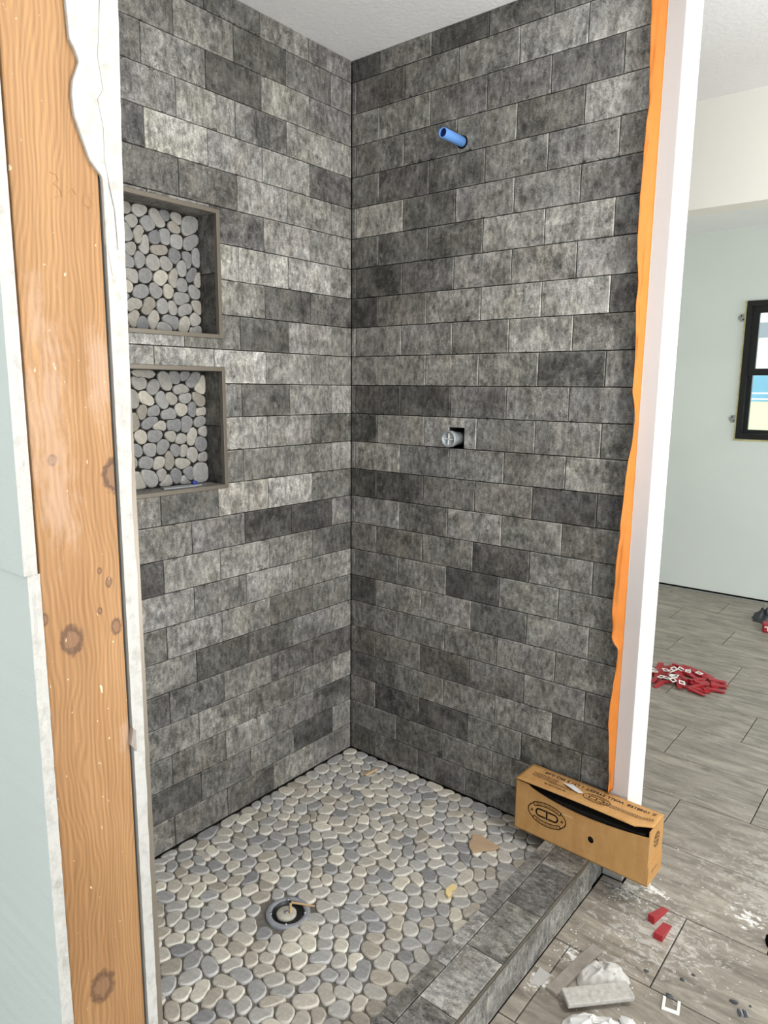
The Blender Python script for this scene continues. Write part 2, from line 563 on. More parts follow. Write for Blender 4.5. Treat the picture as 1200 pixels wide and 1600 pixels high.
# ------------------------------------------------------------------ wall tiles
TONE = {'D': .100, 'd': .145, 'n': .192, 'm': .235, 'p': .285, 'l': .34, 'L': .405}


def offset_poly(poly, d):
    n = len(poly); out = []
    for i in range(n):
        p0, p1, p2 = Vector(poly[i - 1]), Vector(poly[i]), Vector(poly[(i + 1) % n])
        e1, e2 = (p1 - p0).normalized(), (p2 - p1).normalized()
        n1, n2 = Vector((-e1.y, e1.x)), Vector((-e2.y, e2.x))
        den = 1 + n1.dot(n2)
        out.append(tuple(p1 + (n1 + n2) * (d / max(den, .3))))
    return out


def tile_mesh(poly, th=.0085, bev=.0016):
    key = ('T',) + tuple((round(a, 4), round(b, 4)) for a, b in poly)
    if key in mesh_cache: return mesh_cache[key]
    inn = offset_poly(poly, bev)
    n = len(poly)
    vs = [(u, 0, v) for u, v in inn] + [(u, bev, v) for u, v in poly] + [(u, th, v) for u, v in poly]
    fs = [list(range(n))]
    for r in (0, n):
        fs += [[r + (k + 1) % n, r + k, r + n + k, r + n + (k + 1) % n] for k in range(n)]
    m = pydata('wall_tile', vs, fs)
    b = bmesh.new(); b.from_mesh(m); bmesh.ops.recalc_face_normals(b, faces=b.faces)
    # outward test: front face must look to -y
    b.faces.ensure_lookup_table()
    if b.faces[0].normal.y > 0: bmesh.ops.reverse_faces(b, faces=b.faces)
    b.to_mesh(m); b.free()
    mesh_cache[key] = m
    return m


def rect_minus(r, h):
    """r, h: (u0,u1,v0,v1). polygon (ccw) of r without h, or None"""
    u0, u1, v0, v1 = r; a0, a1, b0, b1 = h
    if a0 >= u1 or a1 <= u0 or b0 >= v1 or b1 <= v0:
        return [(u0, v0), (u1, v0), (u1, v1), (u0, v1)]
    cu0, cu1, cv0, cv1 = a0 <= u0, a1 >= u1, b0 <= v0, b1 >= v1
    if cu0 and cu1 and cv0 and cv1: return None
    R4 = lambda a, b, c, d: [(a, c), (b, c), (b, d), (a, d)]
    if cv0 and cv1: return R4(a1, u1, v0, v1) if cu0 else R4(u0, a0, v0, v1)
    if cu0 and cu1: return R4(u0, u1, b1, v1) if cv0 else R4(u0, u1, v0, b0)
    if cu0 and cv0: return [(a1, v0), (u1, v0), (u1, v1), (u0, v1), (u0, b1), (a1, b1)]
    if cu1 and cv0: return [(u0, v0), (a0, v0), (a0, b1), (u1, b1), (u1, v1), (u0, v1)]
    if cu0 and cv1: return [(u0, v0), (u1, v0), (u1, v1), (a1, v1), (a1, b0), (u0, b0)]
    if cu1 and cv1: return [(u0, v0), (u1, v0), (u1, b0), (a0, b0), (a0, v1), (u0, v1)]
    if cv0: return [(u0, v0), (a0, v0), (a0, b1), (a1, b1), (a1, v0), (u1, v0), (u1, v1), (u0, v1)]
    return [(u0, v0), (u1, v0), (u1, v1), (a1, v1), (a1, b0), (a0, b0), (a0, v1), (u0, v1)]


def tint(code, rnd):
    brown = code.endswith('b')
    v = TONE[code[0]] * rnd.uniform(.92, 1.08)
    w = (1.0, .945, .85) if brown else (1.0, rnd.uniform(.955, .98), rnd.uniform(.87, .93))
    con = {'D': .75, 'd': .7}.get(code[0], .55) * rnd.uniform(.8, 1.25)
    return (v * w[0], v * w[1], v * w[2], con)


J = .0026     # joint


def place_tile(parent, poly, cu, cv, code, rnd, side, name='wall_tile', mat=None):
    loc = [(u - cu, v - cv) for u, v in poly]
    m = tile_mesh(loc)
    dep = rnd.uniform(0, .0007)
    if side == 'right': o = obj(name, m, mat or M['tile'], parent, (cu, dep, cv))
    else: o = obj(name, m, mat or M['tile'], parent, (-dep, cu, cv), (0, 0, math.pi / 2))
    o.color = tint(code, rnd)
    return o


RIGHT = '''D m D d n m
n d n m p p
p m n n d p
d n n m d l
n d d m m n
m lb d m m n
d d d p l d
d D d p mb m
D nb p l l D
m m m n p n
m p p m D n
d D D n m n
D p l n m d
m lb n m n m
D D n nb D D
m p n p n nb
m nb m D m d
n n p D m n
D p p d m d
n n m m m n
nb m db n m d
d d m n m d
m D D n D d
n n d n n n
d n d d d d'''.split('\n')
# row 0 and even rows: joints at odd half tiles; odd rows start with a sliver
SR, PR = .0188, .2048
rr = random.Random(3)
for i, line in enumerate(RIGHT):
    codes = line.split()
    z1 = 2.4 - .1 * (i - 1); z0 = z1 - .1
    cv = (z0 + z1) / 2
    starts = [-1, 1, 3, 5, 7, 9] if i % 2 == 0 else [-2, 0, 2, 4, 6, 8]
    for n, code in zip(starts, codes):
        ua, ub = SR + n * PR / 2, SR + (n + 2) * PR / 2
        cu = (ua + ub) / 2
        r = (max(ua + J / 2, .0008), min(ub - J / 2, 1.03), z0 + J / 2, min(z1 - J / 2, ZC - .001))
        if r[1] - r[0] < .004: continue
        poly = rect_minus(r, (.424, .485, 1.19, 1.268)) if i == 12 else [(r[0], r[2]), (r[1], r[2]), (r[1], r[3]), (r[0], r[3])]
        place_tile(wall_right, poly, cu, cv, code, rr, 'right')

LEFT = '''m p d n
m n d p n
m l D p n
l l n l m
d l l L d
p p l d d
p l d m m
m L L l m
d d p m m
m p d n l
m p L l m
l p d m m
d p l m m
l m m m m
n L lb d m
m D D m mb
d p l l D
l m l m p
m nb p p nb
l m d D m
d d m d d
l m nb p m
d m p nb n
p D m n D
m p d n m'''.split('\n')
PL = .2012
for i, line in enumerate(LEFT):
    codes = line.split()
    z1 = 2.4 - .1 * (i - 1); z0 = z1 - .1
    cv = (z0 + z1) / 2
    n = 0 if i % 2 == 0 else -1
    k = 0
    while n * PL / 2 < 1.507:
        ub, ua = -n * PL / 2, -(n + 2) * PL / 2
        cu = (ua + ub) / 2
        r = (max(ua + J / 2, -1.507), min(ub - J / 2, -.0008), z0 + J / 2, min(z1 - J / 2, ZC - .001))
        code = codes[k] if k < len(codes) else rr.choice('dnmmpl')
        if r[1] - r[0] > .004:
            poly = rect_minus(r, N1)
            if poly and len(poly) == 4 and not (N2[0] >= r[1] or N2[1] <= r[0] or N2[2] >= r[3] or N2[3] <= r[2]):
                poly = rect_minus(r, N2)
            if poly: place_tile(wall_left, poly, cu, cv, code, rr, 'left')
        n += 2; k += 1

# ------------------------------------------------------------------ pebble generator
def clip(poly, a, b, c, lab):
    """keep a*x+b*y<=c ; poly = list of (x,y,label of edge starting here)"""
    out = []
    n = len(poly)
    for i in range(n):
        p, q = poly[i], poly[(i + 1) % n]
        dp, dq = a * p[0] + b * p[1] - c, a * q[0] + b * q[1] - c
        if dp <= 0: out.append(p)
        if (dp < 0 < dq) or (dq < 0 < dp):
            t = dp / (dp - dq)
            x, y = p[0] + (q[0] - p[0]) * t, p[1] + (q[1] - p[1]) * t
            out.append((x, y, lab if dp < 0 else p[2]))
    return out


def voronoi(pts, w, h, rad):
    grid = {}
    for i, p in enumerate(pts): grid.setdefault((int(p[0] / rad), int(p[1] / rad)), []).append(i)
    cells = []
    for i, p in enumerate(pts):
        poly = [(0, 0, -1), (w, 0, -1), (w, h, -1), (0, h, -1)]
        gx, gy = int(p[0] / rad), int(p[1] / rad)
        nb = [j for a in (-2, -1, 0, 1, 2) for b in (-2, -1, 0, 1, 2) for j in grid.get((gx + a, gy + b), ()) if j != i]
        nb.sort(key=lambda j: (pts[j][0] - p[0]) ** 2 + (pts[j][1] - p[1]) ** 2)
        for j in nb[:26]:
            q = pts[j]
            a, b = q[0] - p[0], q[1] - p[1]
            c = (q[0] ** 2 + q[1] ** 2 - p[0] ** 2 - p[1] ** 2) / 2
            poly = clip(poly, a, b, c, j)
            if len(poly) < 3: break
        cells.append(poly)
    return cells


def centroid(poly):
    A = cx = cy = 0
    for i in range(len(poly)):
        x0, y0 = poly[i][:2]; x1, y1 = poly[(i + 1) % len(poly)][:2]
        k = x0 * y1 - x1 * y0
        A += k; cx += (x0 + x1) * k; cy += (y0 + y1) * k
    if abs(A) < 1e-12: return 0, poly[0][0], poly[0][1]
    return A / 2, cx / (3 * A), cy / (3 * A)


def pebble_polys(w, h, sp, seed, gap=.0016, npts=14):
    rnd = random.Random(seed)
    cs = []
    ny = int(h / (sp * .87)) + 1; nx = int(w / sp) + 1
    for j in range(ny + 1):
        for i in range(nx + 1):
            x = (i + (j % 2) * .5) * sp + rnd.uniform(-.33, .33) * sp; y = j * sp * .87 + rnd.uniform(-.33, .33) * sp
            if 0.003 < x < w - .003 and .003 < y < h - .003: cs.append((x, y, rnd.uniform(0, math.pi), rnd.uniform(.12, .36) * sp))
    def subs():
        out = []
        for x, y, a, e in cs:
            for s in (-1, 1):
                out.append((min(max(x + s * e * math.cos(a), .0005), w - .0005), min(max(y + s * e * math.sin(a), .0005), h - .0005)))
        return out
    cells = voronoi(subs(), w, h, sp)
    nc = []
    for i, (x, y, a, e) in enumerate(cs):     # one relaxation step keeps sizes even
        A1, x1, y1 = centroid(cells[2 * i]); A2, x2, y2 = centroid(cells[2 * i + 1])
        A = A1 + A2
        if A <= 0: continue
        nc.append((x + .6 * ((A1 * x1 + A2 * x2) / A - x), y + .6 * ((A1 * y1 + A2 * y2) / A - y), a, e))
    cs = nc
    cells = voronoi(subs(), w, h, sp)
    res = []
    for i in range(len(cs)):
        a, b = cells[2 * i], cells[2 * i + 1]
        ka = [k for k, p in enumerate(a) if p[2] == 2 * i + 1]; kb = [k for k, p in enumerate(b) if p[2] == 2 * i]
        if ka and kb:
            ra = a[ka[0] + 1:] + a[:ka[0] + 1]; rb = b[kb[0] + 1:] + b[:kb[0] + 1]
            poly = ra[:-1] + rb[:-1]
        else: poly = max(a, b, key=lambda c: centroid(c)[0] if len(c) > 2 else 0)
        poly = [p[:2] for p in poly]
        if len(poly) < 3: continue
        A, cx, cy = centroid(poly)
        if A < (sp * .3) ** 2: continue
        for _ in range(3):      # round it
            q = []
            for k in range(len(poly)):
                p0, p1 = poly[k], poly[(k + 1) % len(poly)]
                q.append((p0[0] * .75 + p1[0] * .25, p0[1] * .75 + p1[1] * .25))
                q.append((p0[0] * .25 + p1[0] * .75, p0[1] * .25 + p1[1] * .75))
            poly = q
        L = [0]
        for k in range(len(poly)):
            p0, p1 = poly[k], poly[(k + 1) % len(poly)]
            L.append(L[-1] + math.hypot(p1[0] - p0[0], p1[1] - p0[1]))
        out = []
        k = 0
        for s in range(npts):
            d = L[-1] * s / npts
            while L[k + 1] < d: k += 1
            t = (d - L[k]) / max(L[k + 1] - L[k], 1e-9)
            p0, p1 = poly[k], poly[(k + 1) % len(poly)]
            out.append((p0[0] + (p1[0] - p0[0]) * t, p0[1] + (p1[1] - p0[1]) * t))
        A, cx, cy = centroid(out)
        sxx = sum((x - cx) ** 2 for x, y in out); syy = sum((y - cy) ** 2 for x, y in out); sxy = sum((x - cx) * (y - cy) for x, y in out)
        th = .5 * math.atan2(2 * sxy, sxx - syy)
        l1 = (sxx + syy) / 2 + math.hypot((sxx - syy) / 2, sxy); l2 = (sxx + syy) / 2 - math.hypot((sxx - syy) / 2, sxy)
        ea, eb = math.sqrt(2 * l1 / npts), math.sqrt(2 * max(l2, 1e-9) / npts)
        q = []
        for x, y in out:                       # pull the outline towards its ellipse
            ph = math.atan2(y - cy, x - cx) - th; rp = math.hypot(x - cx, y - cy)
            re = ea * eb / math.hypot(eb * math.cos(ph), ea * math.sin(ph))
            k = min(.45 + .55 * re / rp, 1.02)
            q.append((cx + (x - cx) * k, cy + (y - cy) * k))
        out = q
        f = 1 - gap / math.sqrt(A / math.pi)
        out = [(cx + (x - cx) * f, cy + (y - cy) * f) for x, y in out]
        res.append((out, (cx, cy), A))
    return res


PAL = [(srgb(164, 163, 162), 5), (srgb(174, 172, 168), 6), (srgb(184, 180, 173), 6), (srgb(192, 186, 175), 4), (srgb(204, 198, 185), 2.0), (srgb(146, 146, 147), 2.6), (srgb(214, 207, 192), 1.0), (srgb(174, 167, 155), 3)]


def peb_color(rnd, warm=0.0):
    c = rnd.choices([p[0] for p in PAL], [p[1] * (1 + warm * (i in (3, 4, 6, 7)) * 1.5) for i, p in enumerate(PAL)])[0]
    k = rnd.uniform(.84, 1.08)
    return [c[j] * k for j in range(3)]


def pebble_geo(poly, c0, th, rnd):
    """verts (u,v,height), faces, vertex colours for one sliced pebble around its centre c0"""
    n = len(poly)
    P = [(x - c0[0], y - c0[1]) for x, y in poly]
    r = math.sqrt(abs(centroid(poly)[0]) / math.pi)
    ins = 1 - .0020 / r
    ins2 = 1 - .0045 / r
    vs = [(x, y, 0) for x, y in P] + [(x, y, th * .62) for x, y in P] + [(x * ins, y * ins, th * .94) for x, y in P] + [(x * ins2, y * ins2, th) for x, y in P]
    fs = []
    for q in (0, n, 2 * n):
        fs += [[q + k, q + (k + 1) % n, q + n + (k + 1) % n, q + n + k] for k in range(n)]
    fs.append([3 * n + k for k in range(n)])
    return vs, fs


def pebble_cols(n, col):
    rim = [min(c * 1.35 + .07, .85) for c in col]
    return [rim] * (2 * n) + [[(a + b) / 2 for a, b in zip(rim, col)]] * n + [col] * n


def with_cols(mesh, cols):
    ca = mesh.color_attributes.new('Col', 'FLOAT_COLOR', 'POINT')
    flat = []
    for c in cols: flat += [c[0], c[1], c[2], 1.0]
    ca.data.foreach_set('color', flat)
    return mesh


# ------------------------------------------------------------------ shower floor with pebbles, drain opening
SW, SH = .889, 1.506
shower_floor = struct('floor_shower', MB().box(.0, SW, -SH, 0, ZF, -.0075), plain('pebble_mortar', srgb(118, 114, 108), .95, .1, var=.2, vs=90), 'shower floor of grey and beige sliced pebbles', cat='floor')
from bpy_extras.object_utils import world_to_camera_view
bpy.context.view_layer.update()
DR = (.469, -.780)
pr = random.Random(5)
peb = pebble_polys(SW - .002, SH - .002, .0485, 21)
cand = []
MC = cam.matrix_world.inverted() if False else Matrix.LocRotScale(CAM, CROT, None).inverted()


def px(p):
    q = MC @ Vector(p)
    return 600 + FPX * q.x / -q.z, 800 - FPX * q.y / -q.z, -q.z


for poly, c, A in peb:
    x, y = c[0] + .001, c[1] - SH + .001
    if math.hypot(x - DR[0], y - DR[1]) < .062 + .3 * math.sqrt(A / math.pi): continue
    u, v, d = px((x, y, 0))
    lim = 244 + (v - 1340) * .04
    vis = lim < u < 1200 and v < 1605 and x < .864 and not (u > 800 and y > -.09)
    cand.append((vis, A / d ** 3, poly, c, x, y))
cand.sort(key=lambda t: (not t[0], -t[1]))
rv, rf, rc = [], [], []
for k, (vis, s, poly, c, x, y) in enumerate(cand):
    col = peb_color(pr, .55 * max(0, min(1, (-y - .35) / .5)))
    dz = pr.uniform(-.0008, .0008)
    th = .008 + dz
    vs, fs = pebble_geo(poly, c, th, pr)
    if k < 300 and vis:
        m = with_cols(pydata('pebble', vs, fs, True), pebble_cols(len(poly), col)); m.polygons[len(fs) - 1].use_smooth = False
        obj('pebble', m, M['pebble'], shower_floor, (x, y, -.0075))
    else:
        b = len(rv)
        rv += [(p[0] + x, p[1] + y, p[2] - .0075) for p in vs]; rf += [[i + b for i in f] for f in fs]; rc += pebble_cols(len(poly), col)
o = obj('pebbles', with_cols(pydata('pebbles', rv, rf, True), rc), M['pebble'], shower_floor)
o['kind'] = 'stuff'

# ------------------------------------------------------------------ niches (parts of the left wall)
def niche(N, seed, sidecodes):
    y0, y1, z0, z1 = N
    t, dep, tw = .006, .085, .012
    mb = MB()
    mb.box(-dep - .02, -dep, y0, y1, z0, z1)
    mb.box(-dep, -.003, y0, y0 + t, z0, z1); mb.box(-dep, -.003, y1 - t, y1, z0, z1)
    mb.box(-dep, -.003, y0, y1, z0, z0 + t); mb.box(-dep, -.003, y0, y1, z1 - t, z1)
    n = obj('niche', mb.mesh('niche', fix=False), M['grout'], wall_left)
    # metal edging, mitred
    a = [(y0, z0), (y1, z0), (y1, z1), (y0, z1)]
    b = [(y0 + tw, z0 + tw), (y1 - tw, z0 + tw), (y1 - tw, z1 - tw), (y0 + tw, z1 - tw)]
    for k in range(4):
        q = (k + 1) % 4
        e = obj('metal_edging', MB().prism([a[k], a[q], b[q], b[k]], 'x', -.012, .0022).mesh('metal_edging'), M['trim'], n)
        bevel(e, .0008, 2)
    rn = random.Random(seed)
    zi0, zi1, yi0, yi1 = z0 + t, z1 - t, y0 + t, y1 - t
    th = .006
    zm = (zi0 + zi1) / 2 + .006
    def liner(x0, x1, ya, yb, za, zb, code):
        cx, cy, cz = (x0 + x1) / 2, (ya + yb) / 2, (za + zb) / 2
        m = MB().box(x0 - cx, x1 - cx, ya - cy, yb - cy, za - cz, zb - cz).mesh('niche_tile')
        o = obj('niche_tile', m, M['tile2'], n, (cx, cy, cz)); o.color = tint(code, rn); bevel(o, .0008, 1)
    x0, x1 = -dep + .0, -.0125
    liner(x0, x1, yi1 - th, yi1, zi0, zm - .0012, sidecodes[0]); liner(x0, x1, yi1 - th, yi1, zm + .0012, zi1, sidecodes[1])
    liner(x0, x1, yi0, yi0 + th, zi0, zm - .0012, 'd'); liner(x0, x1, yi0, yi0 + th, zm + .0012, zi1, 'n')
    ym = (yi0 + yi1) / 2
    liner(x0, x1, yi0 + th, ym - .001, zi0, zi0 + th, 'n'); liner(x0, x1, ym + .001, yi1 - th, zi0, zi0 + th, 'n')
    liner(x0, x1, yi0 + th, ym - .001, zi1 - th, zi1, 'd'); liner(x0, x1, ym + .001, yi1 - th, zi1 - th, zi1, 'd')
    w, h = yi1 - yi0 - 2 * th, zi1 - zi0 - 2 * th
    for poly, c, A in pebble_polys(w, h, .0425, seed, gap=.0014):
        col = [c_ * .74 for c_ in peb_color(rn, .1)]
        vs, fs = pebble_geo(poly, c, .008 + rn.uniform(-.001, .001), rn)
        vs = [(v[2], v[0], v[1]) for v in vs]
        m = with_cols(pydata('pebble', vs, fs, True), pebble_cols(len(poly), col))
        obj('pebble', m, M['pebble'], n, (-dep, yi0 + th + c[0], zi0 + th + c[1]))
    return n


niche(N1, 31, ('D', 'n'))
niche(N2, 47, ('D', 'd'))

# ------------------------------------------------------------------ curb
CX0, CX1, CZ = .889, 1.034, .05
curb = struct('shower_curb', MB().box(CX0 + .009, CX1 - .009, -1.64, .0, ZF, CZ - .009), M['grout'], 'low tiled curb between pebble shower floor and room floor', cat='curb')
cr = random.Random(9)
SEAM = .929
def curb_tile(x0, x1, y0, y1, code, z=CZ):
    w, h = x1 - x0 - J, y1 - y0 - J
    poly = [(-h / 2, -w / 2), (h / 2, -w / 2), (h / 2, w / 2), (-h / 2, w / 2)]
    o = obj('curb_tile', tile_mesh(poly), M['tile'], curb, ((x0 + x1) / 2, (y0 + y1) / 2, z), (-math.pi / 2, 0, math.pi / 2))
    o.color = tint(code, cr)
# outer (wide) row: joints measured along the curb
oy = [-.0, -.222, -.418, -.615, -.812, -1.01, -1.21, -1.41, -1.63]
for a, b, c in zip(oy[1:], oy[:-1], 'ddnpnmpl'): curb_tile(SEAM, CX1 - .003, a, b, c)
iy = [0, -.10, -.30, -.50, -.705, -.905, -1.1, -1.3, -1.5, -1.63]
for a, b, c in zip(iy[1:], iy[:-1], 'nnnpdnnmp'): curb_tile(CX0, SEAM, a, b, c)
fy = [-.005, -.09, -.29, -.49, -.69, -.89, -1.09, -1.29, -1.49, -1.63]
for a, b, c in zip(fy[1:], fy[:-1], 'nnmnmnnmn'):
    w, h = b - a - J, CZ - .004 - ZF
    poly = [(-w / 2, -h / 2), (w / 2, -h / 2), (w / 2, h / 2), (-w / 2, h / 2)]
    o = obj('curb_tile', tile_mesh(poly), M['tile'], curb, (CX1 - (.004 if b > -.01 else 0), (a + b) / 2, ZF + h / 2), (0, 0, math.pi / 2))
    o.color = tint(c, cr)
for a, b in zip([-1.63, -1.2, -.8, -.4], [-1.2, -.8, -.4, 0]):
    w, h = b - a - J, CZ - .002
    poly = [(-w / 2, -h / 2), (w / 2, -h / 2), (w / 2, h / 2), (-w / 2, h / 2)]
    o = obj('curb_tile', tile_mesh(poly), M['tile'], curb, (CX0, (a + b) / 2, h / 2), (0, 0, -math.pi / 2)); o.color = tint('n', cr)
e = obj('metal_edging', MB().prism([(CX1 - .0035, CZ - .0085), (CX1 + .0008, CZ - .0085), (CX1 + .0008, CZ - .002), (CX1 - .0005, CZ + .0006), (CX1 - .0035, CZ + .0006)], 'y', -1.63, -.01).mesh('metal_edging'), plain('dark_bronze_trim', srgb(92, 86, 76), .4, .5, metal=.35), curb)

# ------------------------------------------------------------------ right wall end: bare white drywall return, corner bead, orange membrane
mb = MB().box(1.031, 1.0915, -.006, .125, .068, ZC)
end = obj('drywall_return', mb.mesh('drywall_return'), [M['white'], M['white_shade']], wall_right)
for f_ in end.data.polygons:
    if f_.normal.y < -.9: f_.material_index = 1  # front face of the wall end gets the shaded copy
obj('curb_end', MB().box(1.031, 1.0905, -.004, .124, ZF, .068).mesh('curb_end'), M['board'], wall_right)
bevel(end, .002, 2)
mb = MB()
pts = []
b1 = random.Random(2)
zz = ZF + .3
while zz < ZC:
    pts.append((1.0465 + b1.uniform(-.0006, .0006), -.0072, zz)); zz += .045
mb.tube(pts, .0013, 6)
obj('plaster_ridge', mb.mesh('plaster_ridge', True), M['gyp'], wall_right)
ML = [(2.466, 1.014), (2.338, 1.016), (2.2, 1.021), (2.089, 1.026), (2.022, 1.023), (1.877, 1.022), (1.736, 1.022), (1.671, 1.030), (1.607, 1.028), (1.542, 1.033), (1.442, 1.035), (1.388, 1.033), (1.324, 1.046), (1.273, 1.043), (1.115, 1.033), (1.007, 1.026), (.915, 1.019), (.803, 1.018), (.70, 1.024), (.685, 1.034), (.672, 1.046), (.66, 1.045), (.579, 1.038), (.479, 1.032), (.40, 1.035), (.323, 1.040), (.226, 1.043)]
def lerp_tab(tab, z):
    for (z0, a), (z1, b) in zip(tab[:-1], tab[1:]):
        if z <= z0 and z >= z1: return a + (b - a) * (z0 - z) / max(z0 - z1, 1e-9)
    return tab[-1][1]
vs, fs = [], []
nz, nc = 240, 9
for i in range(nz + 1):
    z = 2.466 - (2.466 - .226) * i / nz
    xl = lerp_tab(ML, z)
    wave = noise.noise(Vector((0, z * 5.5, 1.3))) * .010 + noise.noise(Vector((3, z * 17, .3))) * .004
    for j in range(nc):
        t = j / (nc - 1)                   # 0 = stuck to the wall end, 1 = free edge
        x = 1.0475 + (xl - 1.0475) * t
        y = -.0085 - (.030 + wave) * t ** .8 + math.sin(t * 7 + z * 9) * .0022 * t + noise.noise(Vector((t * 3, z * 24, 5))) * .0045 * t + noise.noise(Vector((t * 5, z * 9 + t * 3, 8))) * .005 * t
        vs.append((x, y, z))
for i in range(nz):
    for j in range(nc - 1):
        a = i * nc + j
        fs.append([a, a + 1, a + nc + 1, a + nc])
mem = obj('membrane_flap', pydata('membrane_flap', vs, fs, True), M['orange'])
tag(mem, 'torn wavy strip of orange waterproofing membrane along the tiled wall edge', 'membrane')
sol = mem.modifiers.new('thick', 'SOLIDIFY'); sol.thickness = .0008

# ------------------------------------------------------------------ front wall end with exposed stud
XE = 1.030
wall_front = empty('wall_front', (0, -1.58, ZF)); tag(wall_front, 'unfinished wall end with bare stud between cut drywall boards', 'wall', kind='structure')
def child(name, mesh, mat, parent, **k):
    o = obj(name, mesh, mat, parent, **k)
    o.matrix_parent_inverse = Matrix.Translation(-Vector(parent.location))
    return o
stud = child('stud', MB().box(.988, XE - .003, -1.6265, -1.5385, ZF, ZC).mesh('stud'), M['wood'], wall_front)
bevel(stud, .0018, 2)
def rough_board(name, y0f, y1f, x0, xe, z0, z1, dz, amp, mats, seed, rough_below=None):
    """board running in x whose cut end (facing +x) is broken: grid of the end face, front/back faces"""
    rnd = random.Random(seed)
    n = int((z1 - z0) / dz); ny = 5
    vs, fs, mi = [], [], []
    for i in range(n + 1):
        z = z0 + (z1 - z0) * i / n
        ya, yb = y0f(z), y1f(z)
        a = amp if (rough_below is None or z < rough_below) else amp * .25
        for j in range(ny):
            t = j / (ny - 1)
            edge = 1 - abs(2 * t - 1)
            dx = noise.noise(Vector((j * 1.7 + seed, z * 70, seed))) * a + noise.noise(Vector((j * .6 + seed, z * 14, 9))) * a
            yy = ya + (yb - ya) * t + noise.noise(Vector((seed * 2, z * 60, j))) * a * .25
            vs.append((xe + dx * (.35 + edge), yy, z))
        vs.append((x0, ya, z)); vs.append((x0, yb, z))
    w = ny + 2
    for i in range(n):
        for j in range(ny - 1):
            a = i * w + j
            fs.append([a, a + 1, a + w + 1, a + w]); mi.append(1)
        a = i * w
        fs.append([a, a + w, a + w + ny, a + ny]); mi.append(0)
        fs.append([a + ny - 1, a + ny + 1, a + w + ny + 1, a + w + ny - 1]); mi.append(2)
    m = pydata(name, vs, fs)
    for q in mats: m.materials.append(q)
    m.polygons.foreach_set('material_index', mi)
    b = bmesh.new(); b.from_mesh(m); bmesh.ops.recalc_face_normals(b, faces=b.faces); b.to_mesh(m); b.free()
    return m
near = child('drywall', rough_board('drywall', lambda z: -1.6405, lambda z: -1.6285 + (.0 if z > 1.21 else .0006), -1.05, XE, ZF, 1.205, .006, .0016, (M['green'], M['gyp'], M['gyp']), 4), None, wall_front)
near['label'] = 'pale green painted drywall with broken white edge'
near2 = child('drywall', rough_board('drywall', lambda z: -1.6440 , lambda z: -1.6305, -1.05, XE + .001, 1.205, ZC, .02, .0006, (M['green'], M['gyp'], M['gyp']), 6), None, wall_front)
FB = [(ZC, -1.505), (1.77, -1.509), (1.59, -1.514), (1.393, -1.517), (1.26, -1.5222), (1.18, -1.5205), (1.04, -1.5212), (.84, -1.523), (ZF, -1.524)]
far = child('backer_board', rough_board('backer_board', lambda z: -1.5362, lambda z: lerp_tab(FB, z) + noise.noise(Vector((1, z * 30, 3))) * .0008, 0.0, XE + .0005, ZF, ZC, .008, .0012, (M['board'], M['gyp'], M['grout']), 8), None, wall_front)
tr = child('metal_edging', MB().box(1.0, XE - .001, -1.526, -1.5155, CZ, ZC).mesh('metal_edging'), M['trim'], wall_front)
core = child('cavity', MB().box(0, .985, -1.626, -1.5375, ZF, ZC).mesh('cavity'), M['black'], wall_front)
ft = child('tile_skin', MB().box(0, 1.0, -1.5225, -1.507, -.006, ZC).mesh('tile_skin'), M['grout'], wall_front)
# plaster left over the stud at the top
MUD = [(-1.5305, 1.50), (-1.5365, 1.535), (-1.5365, 1.590), (-1.5375, 1.599), (-1.549, 1.611), (-1.556, 1.63), (-1.5628, 1.649), (-1.564, 1.666), (-1.562, 1.68), (-1.5545, 1.699), (-1.558, 1.708), (-1.563, 1.716), (-1.5645, 1.75), (-1.567, 1.85), (-1.572, 2.0), (-1.566, 2.2), (-1.57, ZC), (-1.528, ZC)]
mud = child('plaster_patch', MB().prism(MUD, 'x', XE - .004, XE + .0012).mesh('plaster_patch'), M['gyp'], wall_front)
bevel(mud, .0012, 2)
cr_pts = [(XE + .0011, y, z) for y, z in ((-1.529, 1.79), (-1.5295, 1.762), (-1.535, 1.709), (-1.531, 1.681), (-1.5375, 1.67), (-1.533, 1.645), (-1.5335, 1.615), (-1.5285, 1.586), (-1.525, 1.568), (-1.5235, 1.53))]
child('crack', MB().tube(cr_pts, .0003, 4).mesh('crack'), M['crack'], wall_front)
child('paper_tear', MB().prism([(-1.5405, .985), (-1.534, .975), (-1.5335, 1.0), (-1.537, 1.005)], 'x', XE - .004, XE + .003).mesh('paper_tear'), M['greywood'], wall_front)
# pencil figures on the stud
def stroke(pts, nm='pencil_mark'):
    child(nm, MB().tube([(XE - .0028, y, z) for y, z in pts], .0005, 4).mesh(nm), M['pencil'], stud if False else wall_front)
stroke([(-1.589, 1.592), (-1.583, 1.591), (-1.581, 1.586), (-1.586, 1.582), (-1.580, 1.579), (-1.578, 1.572), (-1.585, 1.570)])
stroke([(-1.571, 1.577), (-1.567, 1.581), (-1.563, 1.576)])
stroke([(-1.550, 1.580), (-1.556, 1.577), (-1.557, 1.570), (-1.551, 1.566), (-1.547, 1.572), (-1.551, 1.577)])
stroke([(-1.548, 1.578), (-1.545, 1.582)])

